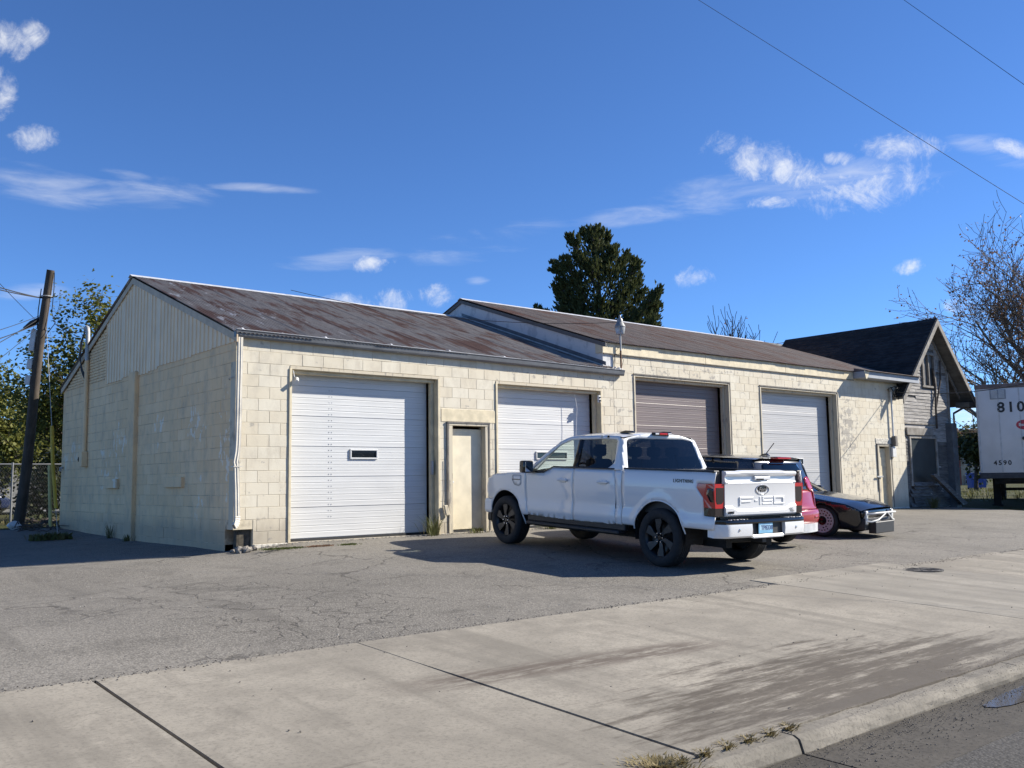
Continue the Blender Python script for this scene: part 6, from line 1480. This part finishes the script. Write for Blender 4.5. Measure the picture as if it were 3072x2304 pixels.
# chain link fence beyond
fy = 15.2; fe = empty('chain_link_fence', (-3, fy, 0), 0, 'chain link fence with steel posts behind the leaning pole', 'fence'); gm = plain('galvanised_wire', (.17,.175,.18), .5, .3)
for x in (-7,-3.6,-.2,3.2): bm = BM(); tube(bm, [(x+3,0,-.2),(x+3,0,1.75)], .03, 8); obj('post', bm, gm, fe)
bm = BM(); tube(bm, [(-4,0,1.7),(6.4,0,1.7)], .022, 8); obj('top_rail', bm, gm, fe)
bm = BM(); w_ = .07
for i in range(150):
    x = -4+i*w_; s = 1 if i % 2 else -1; P = []
    for k in range(26): P.append((x+(w_/2 if k % 2 else -w_/2), .004*(1 if k % 2 else -1), .03+k*w_*.95))
    tube(bm, P, .0028, 3, False)
o = obj('wire_mesh', bm, gm, fe); o['kind'] = 'stuff'
# white shed and far things at the left
sp_ = Vector((1.4, 27.5, 0)); sh = empty('white_shed', tuple(sp_), -.2, 'white sided shed glimpsed through the trees behind the fence', 'shed'); wsd = plain('white_shed_siding', (.36,.36,.36), .6)
bm = BM(); prism(bm, [(-3,0),(3,0),(3,2.5),(0,3.7),(-3,2.5)], 1, 0, 5); obj('wall', bm, wsd, sh)
bm = BM(); prism(bm, [(-3.3,2.4),(0,3.75),(3.3,2.4),(3.3,2.5),(0,3.85),(-3.3,2.5)], 1, -.3, 5.3); obj('roof', bm, M['shingle_grey'], sh)
for i in range(16): bm = BM(); box(bm, -2.99, 2.99, -.025, -.002, .05+i*.15, .05+i*.15+.14); obj('siding_board', bm, wsd, sh)
bm = BM(); box(bm, -1.9, -.9, -.06, .0, .0, 2.0, .01); obj('door', bm, M['grey_metal'], sh)
# rubbish at the foot of the pole
bm = BM(); bmesh.ops.create_icosphere(bm, subdivisions=2, radius=.17)
for v in bm.verts: v.co *= 1+.45*noise.noise(v.co*7); v.co.z *= .7
p = onG(30, 1143); o = obj('white_bag', bm, M['white_metal'], None); o.location = (p.x, p.y-.1, gz(p.x,p.y)+.09); tag(o, 'crumpled white plastic bag at the foot of the leaning pole', 'bag')
bm = BM()
for i in range(90):
    q = onG(random.uniform(30,128), random.uniform(1128,1150)); a = random.uniform(0, pi); L = random.uniform(.15,.6); z = gz(q.x,q.y)+random.uniform(.0,.10)
    tube(bm, [(q.x-L/2*cos(a), q.y-L/2*sin(a), z), (q.x, q.y, z+random.uniform(0,.12)), (q.x+L/2*cos(a), q.y+L/2*sin(a), z+random.uniform(-.03,.05))], random.uniform(.006,.02), 4)
tag(obj('brush_pile', bm, M['bark'], None), 'tangle of dead branches and debris beneath the yellow guards', 'branches', kind='stuff')
bm = BM(); q = onG(108, 1166); 
for i in range(60): blades(bm, q.x+random.uniform(-.4,.35), q.y+random.uniform(-.25,.25), gz(q.x,q.y), 4, .15, .08, .9, .03)
tag(obj('uprooted_weed', bm, M['weed'], None, recalc=False), 'heap of wilted weeds on the asphalt before the yellow guards', 'weed')
for (px_, py_, h_) in ((240,1162,.35),(280,1170,.14),(90,1000,.1)):
    if py_ > 1100: 
        P = onX(px_, py_, -.06); tuft('wall_weed', 'thin dead weed growing up the side wall' if h_ > .3 else 'low dry weed clump at the foot of the side wall', 'weed', (-.10, P.y, 0), 40 if h_ > .3 else 120, h_, .04 if h_ > .3 else .07, M['weed'], None, .35)

# ================================================================== far buildings and street behind the trailer
fb_c = atD(2085, 1060, 95); far_b = empty('apartment_block', (fb_c.x, fb_c.y, 0), 0, 'red and tan three storey apartment block far behind the field', 'building')
brick = plain('far_red_brick', (.24,.075,.05), .9, var=.15, scale=1.2); tan = plain('far_tan_cladding', (.50,.41,.30), .9, var=.08, scale=1)
dvec = Vector((cr.x, cr.y, 0)); fvec = Vector((_f.x,_f.y,0)).normalized()
def fpt(px, d=95): p = atD(px, 1000, d); return p
kx = 95/FPX*3072/2212
def fz(py, d=95): return atD(2085, py, d).z
def fbox(nm, x0, x1, z0, z1, dep0, dep1, mat, parent=far_b):
    bm = BM(); vs = box(bm, (x0-2085)*kx, (x1-2085)*kx, dep0, dep1, z0, z1); bm.transform(Matrix.Rotation(atan2(dvec.y, dvec.x), 4, 'Z')); return obj(nm, bm, mat, parent)
fbox('brick_wing', 2062, 2079, -.5, fz(930), 0, 14, brick); fbox('brick_storey', 2079.2, 2140, fz(972), fz(930), .6, 14, brick); fbox('tan_wall', 2079.2, 2140, -.5, fz(973), .5, 14, tan); fbox('roof_edge', 2060, 2142, fz(930), fz(927), -.3, 14.3, M['house_trim'])
for (x0, x1, y0, y1) in ((2086,2096,942,962),(2089,2098,985,1004),(2108,2116,985,1004),(2090,2100,1027,1046),(2108,2116,1027,1046),(2120,2128,985,1004)):
    w_ = fbox('window', x0, x1, fz(y1), fz(y0), .35, .62, M['white_metal'])
    xm_ = (x0+x1)/2; ym_ = (y0+y1)/2
    for a, b, c, d_ in ((x0+.7,xm_-.3,y0+1.2,ym_-.5),(xm_+.3,x1-.7,y0+1.2,ym_-.5),(x0+.7,xm_-.3,ym_+.5,y1-1.2),(xm_+.3,x1-.7,ym_+.5,y1-1.2)): fbox('pane', a, b, fz(d_), fz(c), .30, .40, M['black_glass'], w_)
for k, (x0, x1) in enumerate(((2097,2110),(2111,2122))):
    p = atD((x0+x1)/2, 1045, 70); b_ = empty('recycling_bin', (p.x, p.y, gz(p.x,p.y)-.05), atan2(dvec.y, dvec.x), 'blue wheeled bin at the far edge of the field' if k == 0 else 'blue wheeled bin nearest the trailer leg', 'bin'); s = 70/FPX*3072/2212
    hh = atD(2100, 1023, 70).z-p.z+.45; bm = BM(); prism(bm, [(-.30,.1),(.30,.1),(.38,hh-.1),(-.38,hh-.1)], 1, -.35, .35); obj('body', bm, plain('blue_bin_plastic', (.03,.06,.26), .5), b_); bm = BM(); box(bm, -.41, .41, -.42, .42, hh-.1, hh, .03); obj('lid', bm, plain('blue_bin_lid', (.035,.07,.30), .5), b_)
    for s_ in (-.25,.25): bm = BM(); tube(bm, [(s_-.04,.33,.1),(s_+.04,.33,.1)], .1, 10); obj('wheel', bm, V_tyre, b_)
lp_ = atD(2074, 900, 60); ll = empty('street_lamp', (lp_.x, lp_.y, 0), 0, 'dark street lamp arm showing behind the house corner', 'street lamp')
bm = BM(); tip = atD(2097, 872, 60)-lp_; t0 = atD(2060, 893, 60)-lp_; tube(bm, [Vector((t0.x,t0.y,0)), Vector((t0.x,t0.y,lp_.z-.1)), Vector((t0.x,t0.y,lp_.z+t0.z)), Vector((tip.x,tip.y,lp_.z+tip.z))], .07, 8); obj('pole', bm, V_blackp, ll)
bm = BM(); box(bm, -.45, .35, -.15, .15, -.08, .10, .04); o = obj('lamp_head', bm, V_blackp, ll); o.location = (tip.x, tip.y, lp_.z+tip.z); o.rotation_euler = (0, -.35, atan2(dvec.y, dvec.x))
for (px_, yt, lab) in ((2097,1003,'slim black lamp post before the tan apartment wall'),(2113,990,'tall black lamp post with curved arm near the blue bins')):
    p = atD(px_, 1045, 72); q = atD(px_, yt, 72); b_ = empty('lamp_post', (p.x, p.y, gz(p.x,p.y)-.1), 0, lab, 'lamp post'); bm = BM(); tube(bm, [(0,0,0),(0,0,q.z-p.z+.2)], .06, 8); obj('post', bm, V_blackp, b_); bm = BM(); lathe(bm, [(.0001,.25),(.1,.2),(.2,.05),(.22,0),(.0001,-.12)], 12, 'Z', M=Matrix.Translation((0,0,q.z-p.z+.3))); obj('lantern', bm, V_blackp, b_)
# ================================================================== trees
def branch_tree(rng_, base, height, spread, levels, trunk_r, up=.6, first=.3, nb=(5,4,4,3), bend=.25):
    """returns (segments, tips): segments are polylines with radii"""
    segs, tips = [], []
    def grow(p, d, L, r, lev):
        n = 5; pts = [p.copy()]; rad = [r]; q = p.copy(); dd = d.copy()
        for i in range(n):
            dd = (dd+Vector((rng_.uniform(-1,1), rng_.uniform(-1,1), rng_.uniform(-.6,1)*.8))*bend*(.5 if lev == 0 else 1)+Vector((0,0,.10*up if lev else .2))).normalized()
            q = q+dd*L/n; pts.append(q.copy()); rad.append(r*(1-.62*(i+1)/n))
        segs.append((pts, rad, lev)); 
        if lev >= levels: tips.append((pts, dd)); return
        k = nb[min(lev, len(nb)-1)]
        for i in range(k):
            t = first+(1-first)*(i+rng_.uniform(.2,.9))/k if lev == 0 else .25+.75*(i+rng_.random())/k
            f = min(n-1, int(t*n)); a = pts[f].lerp(pts[f+1], t*n-f) if f < n else pts[-1]
            ax_ = dd.orthogonal().normalized(); ax_.rotate(Matrix.Rotation(rng_.uniform(0, 2*pi), 3, dd)); nd = (dd*rng_.uniform(.5,.9)+ax_*rng_.uniform(.55,1.0)*spread+Vector((0,0,up*.35))).normalized()
            grow(a, nd, L*rng_.uniform(.50,.72)*(1.0 if lev else (1.05-.45*t)), rad[f]*rng_.uniform(.5,.66), lev+1)
        if lev > 0: tips.append((pts, dd))
    grow(Vector(base), Vector((0,0,1)), height, trunk_r, 0)
    return segs, tips
def leaf(bm, p, d, s, droop=.4):
    a = Vector((random.uniform(-1,1), random.uniform(-1,1), random.uniform(-1,.4))).normalized(); b = a.cross(d if abs(a.dot(d)) < .95 else Vector((0,0,1))).normalized()
    w = s*.42; t = p+a*s; m = p+a*s*.5+Vector((0,0,-.08*s))
    v = [bm.verts.new(q) for q in (p, m+b*w, t, m-b*w)]; bm.faces.new(v)
def make_tree(name, label, base, H, seed, leafmat_, leaves, leafsize, spread=1.0, levels=3, tr=.16, up=.6, nb=(7,5,4,3), scatter=.25, first=.3, limb_h=None, group=None, tmin=.005, bark='bark'):
    R = random.Random(seed); b = Vector(base); T = empty(name, tuple(b), 0, label, 'tree', group)
    segs, tips = branch_tree(R, (0,0,-.2), limb_h or H*.62, spread, levels, tr, up, first, nb)
    zmax = max(p.z for s in segs for p in s[0]); k = H/zmax
    bm = BM(); bt = BM()
    for pts, rad, lev in segs:
        tube(bm if lev == 0 else bt, [p*k for p in pts], [max(tmin, r) for r in rad], 8 if lev == 0 else (5 if lev == 1 else 3), cap=lev == 0)
    obj('trunk', bm, M[bark], T, sm_ang=60); lim = obj('limbs', bt, M[bark], T)
    if leaves:
        bm = BM(); random.seed(seed)
        for i in range(leaves):
            pts, d = tips[R.randrange(len(tips))]; t = R.random()*(len(pts)-1); f = int(t); p = pts[f].lerp(pts[min(f+1, len(pts)-1)], t-f)*k
            p = p+Vector((R.gauss(0,scatter), R.gauss(0,scatter), R.gauss(0,scatter*.8))); leaf(bm, p, d, leafsize*R.uniform(.6,1.3))
        obj('crown', bm, leafmat_, T, recalc=False)
    return T
# maples behind the workshop, left
pA = atD(105, 1110, 31); make_tree('maple_tree', 'yellow green maple behind the leaning pole and workshop corner', (pA.x+.8, pA.y, 0), 6.2, 11, M['maple_leaf'], 8000, .14, 1.0, 3, .13, .35, (9,6,4,3), .32, .12)
pA = atD(205, 1110, 29); make_tree('maple_tree', 'maple whose top shoots rise above the workshop rake', (pA.x+.6, pA.y+.8, 0), 7.5, 23, M['maple_leaf'], 5200, .14, .8, 3, .10, .8, (7,5,4,3), .22, .2)
pA = atD(-10, 1110, 36); make_tree('maple_tree', 'dense dull green maple left of the leaning pole', (pA.x, pA.y, 0), 5.9, 31, M['maple_leaf'], 10000, .15, 1.25, 3, .14, .25, (9,6,4,3), .40, .1)
pA = atD(60, 1110, 44); make_tree('maple_tree', 'low dark tree filling the gap behind the fence', (pA.x, pA.y, 0), 5.6, 37, M['dark_leaf'], 12000, .17, 1.3, 3, .14, .25, (9,6,4,3), .45, .1)
# tall evergreen behind the annex roof: plumes of fine sprays
def evergreen(base, outline, depth):
    T = empty('evergreen_tree', tuple(base), 0, 'tall dark evergreen with ragged upswept crown behind the roof ridge', 'tree'); R = random.Random(5)
    bm = BM(); H = outline[0][1]; tube(bm, [(0,0,-.2),(.1,0,H*.4),(0,.1,H*.8),(.0,0,H*.96)], [.28,.2,.09,.02], 9); obj('trunk', bm, M['bark'], T, sm_ang=60)
    bl = BM(); bb = BM()
    def plume(a, b, r0, n):
        a, b = Vector(a), Vector(b); d = (b-a); L = d.length; d.normalize(); tube(bb, [a, a.lerp(b,.5)+Vector((0,0,-.05*L)), b], [.05,.03,.008], 4, False)
        for i in range(n):
            t = R.random()**.8; c = a.lerp(b, .15+.87*t); r = r0*(1-.72*t)*abs(R.gauss(0,.65)); th = R.uniform(0, 2*pi); u = d.orthogonal().normalized(); u.rotate(Matrix.Rotation(th, 3, d))
            p = c+u*r; dirv = (d*.6+u*.5+Vector((0,0,.75))+Vector((R.uniform(-.5,.5),R.uniform(-.5,.5),0))).normalized(); s = R.uniform(.16,.34); w = dirv.orthogonal().normalized(); w.rotate(Matrix.Rotation(R.uniform(0,6.3),3,dirv))
            for q in (0, 1):
                ww = w if q == 0 else dirv.cross(w); v = [bl.verts.new(x) for x in (p-ww*s*.24, p+dirv*s*.45-ww*s*.20, p+dirv*s, p+dirv*s*.4+ww*s*.22)]; bl.faces.new(v)
    for (x, z, r, zroot, yy) in outline: plume((x*.15, yy*.3, zroot), (x, yy, z), r, int(300*r*max(1.0, math.hypot(x, z-zroot))/2.4))
    for (x, z, r, zroot, yy) in outline:
        for k in range(4):
            a = Vector((x, yy, z))-Vector((x*.22, 0, .75)); d = Vector((x*.35+R.uniform(-.7,.7), R.uniform(-.8,.8), R.uniform(.5,1.3))).normalized(); plume(a, a+d*R.uniform(.5,.95), .22, 40)
    obj('limbs', bb, M['bark'], T); obj('crown', bl, M['pine_leaf'], T, recalc=False)
PD = 50; ev = atD(1305, 1060, PD); sc_ = PD/FPX*3072/2212
def ex(px): return (px-1305)*sc_*1.0
def ez(py): return atD(1305, py, PD).z
pl = []
for (x, y, r) in ((1275,472,.55),(1290,480,.5),(1330,482,.5),(1260,520,.7),(1240,510,.55),(1300,500,.9),(1345,520,.7),(1205,545,.5),(1225,555,.7),(1215,590,.7),(1207,605,.45),(1375,525,.6),(1390,560,.7),(1400,580,.7),(1365,545,.8),(1320,545,1.1),(1280,560,1.1),(1250,590,1.0),
                  (1220,620,.9),(1215,650,.8),(1235,680,.9),(1412,610,.7),(1380,600,.9),(1435,622,.6),(1440,650,.6),(1425,640,.8),(1400,660,.8),(1175,660,.45),(1190,668,.4),(1165,658,.3),(1420,690,.7),(1440,700,.6),(1380,680,.8),(1350,640,1.1),(1300,640,1.2),(1260,640,1.1),(1310,690,1.2),(1270,690,1.1),(1350,700,1.0),(1225,700,.8)):
    z = ez(y); xx = ex(x); pl.append((xx, z, r*1.05, max(1.5, z-.55*abs(xx)-1.6), random.uniform(-1.6,1.2)))
pl.insert(0, (0, ez(474), .5, ez(560), 0)); 
evergreen(Vector((ev.x, ev.y, 0)), [(cr_x, z, r, zr, yy) for (cr_x, z, r, zr, yy) in pl], PD)
evt = [o for o in bpy.data.objects if o.name == 'evergreen_tree'][0]; evt.rotation_euler = (0, 0, atan2(cr.y, cr.x))
# small bare tree behind the rear wing
pB = atD(1605, 1060, 44)
T = make_tree('bare_tree', 'small bare tree with a few last leaves behind the house wing', (pB.x, pB.y, 0), atD(1605,652,44).z, 3, M['brown_leaf'], 160, .15, .8, 3, .16, 1.3, (16,8,5,3), .05, .3, tmin=.014)
# big bare tree at the right edge
pC = atD(2250, 1050, 47)
make_tree('autumn_tree', 'big nearly bare tree with brown leaves rising behind the trailer', (pC.x, pC.y, 0), atD(2235,425,47).z, 19, M['brown_leaf'], 5500, .13, 1.0, 4, .36, .35, (13,7,5,4), .10, .16, tmin=.012, bark='pale_bark')
pD = atD(2108, 1050, 62); make_tree('shade_tree', 'dark green tree before the far apartment block', (pD.x, pD.y, 0), atD(2108,915,62).z, 41, M['dark_leaf'], 6000, .26, 1.0, 3, .16, .4, (8,5,4,3), .35, .25)
# far row of trees on the horizon
bm = BM(); RR = random.Random(8)
for i in range(60):
    a = YAW-1.3+2.6*i/59+RR.uniform(-.02,.02); d = RR.uniform(170,260); c = Vector((CAMP.x+sin(a)*d, CAMP.y+cos(a)*d, 0)); h = RR.uniform(4.5,8.0)
    for k in range(110):
        p = c+Vector((RR.gauss(0,3.6), RR.gauss(0,3.6), max(0, h*.5+RR.gauss(0,h*.24)))); leaf(bm, p, Vector((0,0,1)), RR.uniform(.8,1.6))
tag(obj('far_tree_line', bm, M['dark_leaf'], None, recalc=False), 'low line of trees on the horizon', 'trees', kind='stuff')

# shrubs in the shade behind the wire fence
SHL = ['low dark shrub behind the fence beside the blue car', 'tallest dark shrub between the fence and the shed', 'small dark shrub behind the fence near the yellow guards', 'dark shrub behind the rear corner of the workshop']
for i, (x, y, h) in enumerate(((-3.4,18.5,2.3),(-.9,19.2,2.7),(1.4,18.0,2.1),(3.6,19.0,2.6))):
    make_tree('hedge_shrub', SHL[i], (x, y, 0), h, 60+i, M['dark_leaf'], 3200, .13, 1.5, 2, .05, .3, (9,6,4), .26, .02, group='shrubs behind the fence')
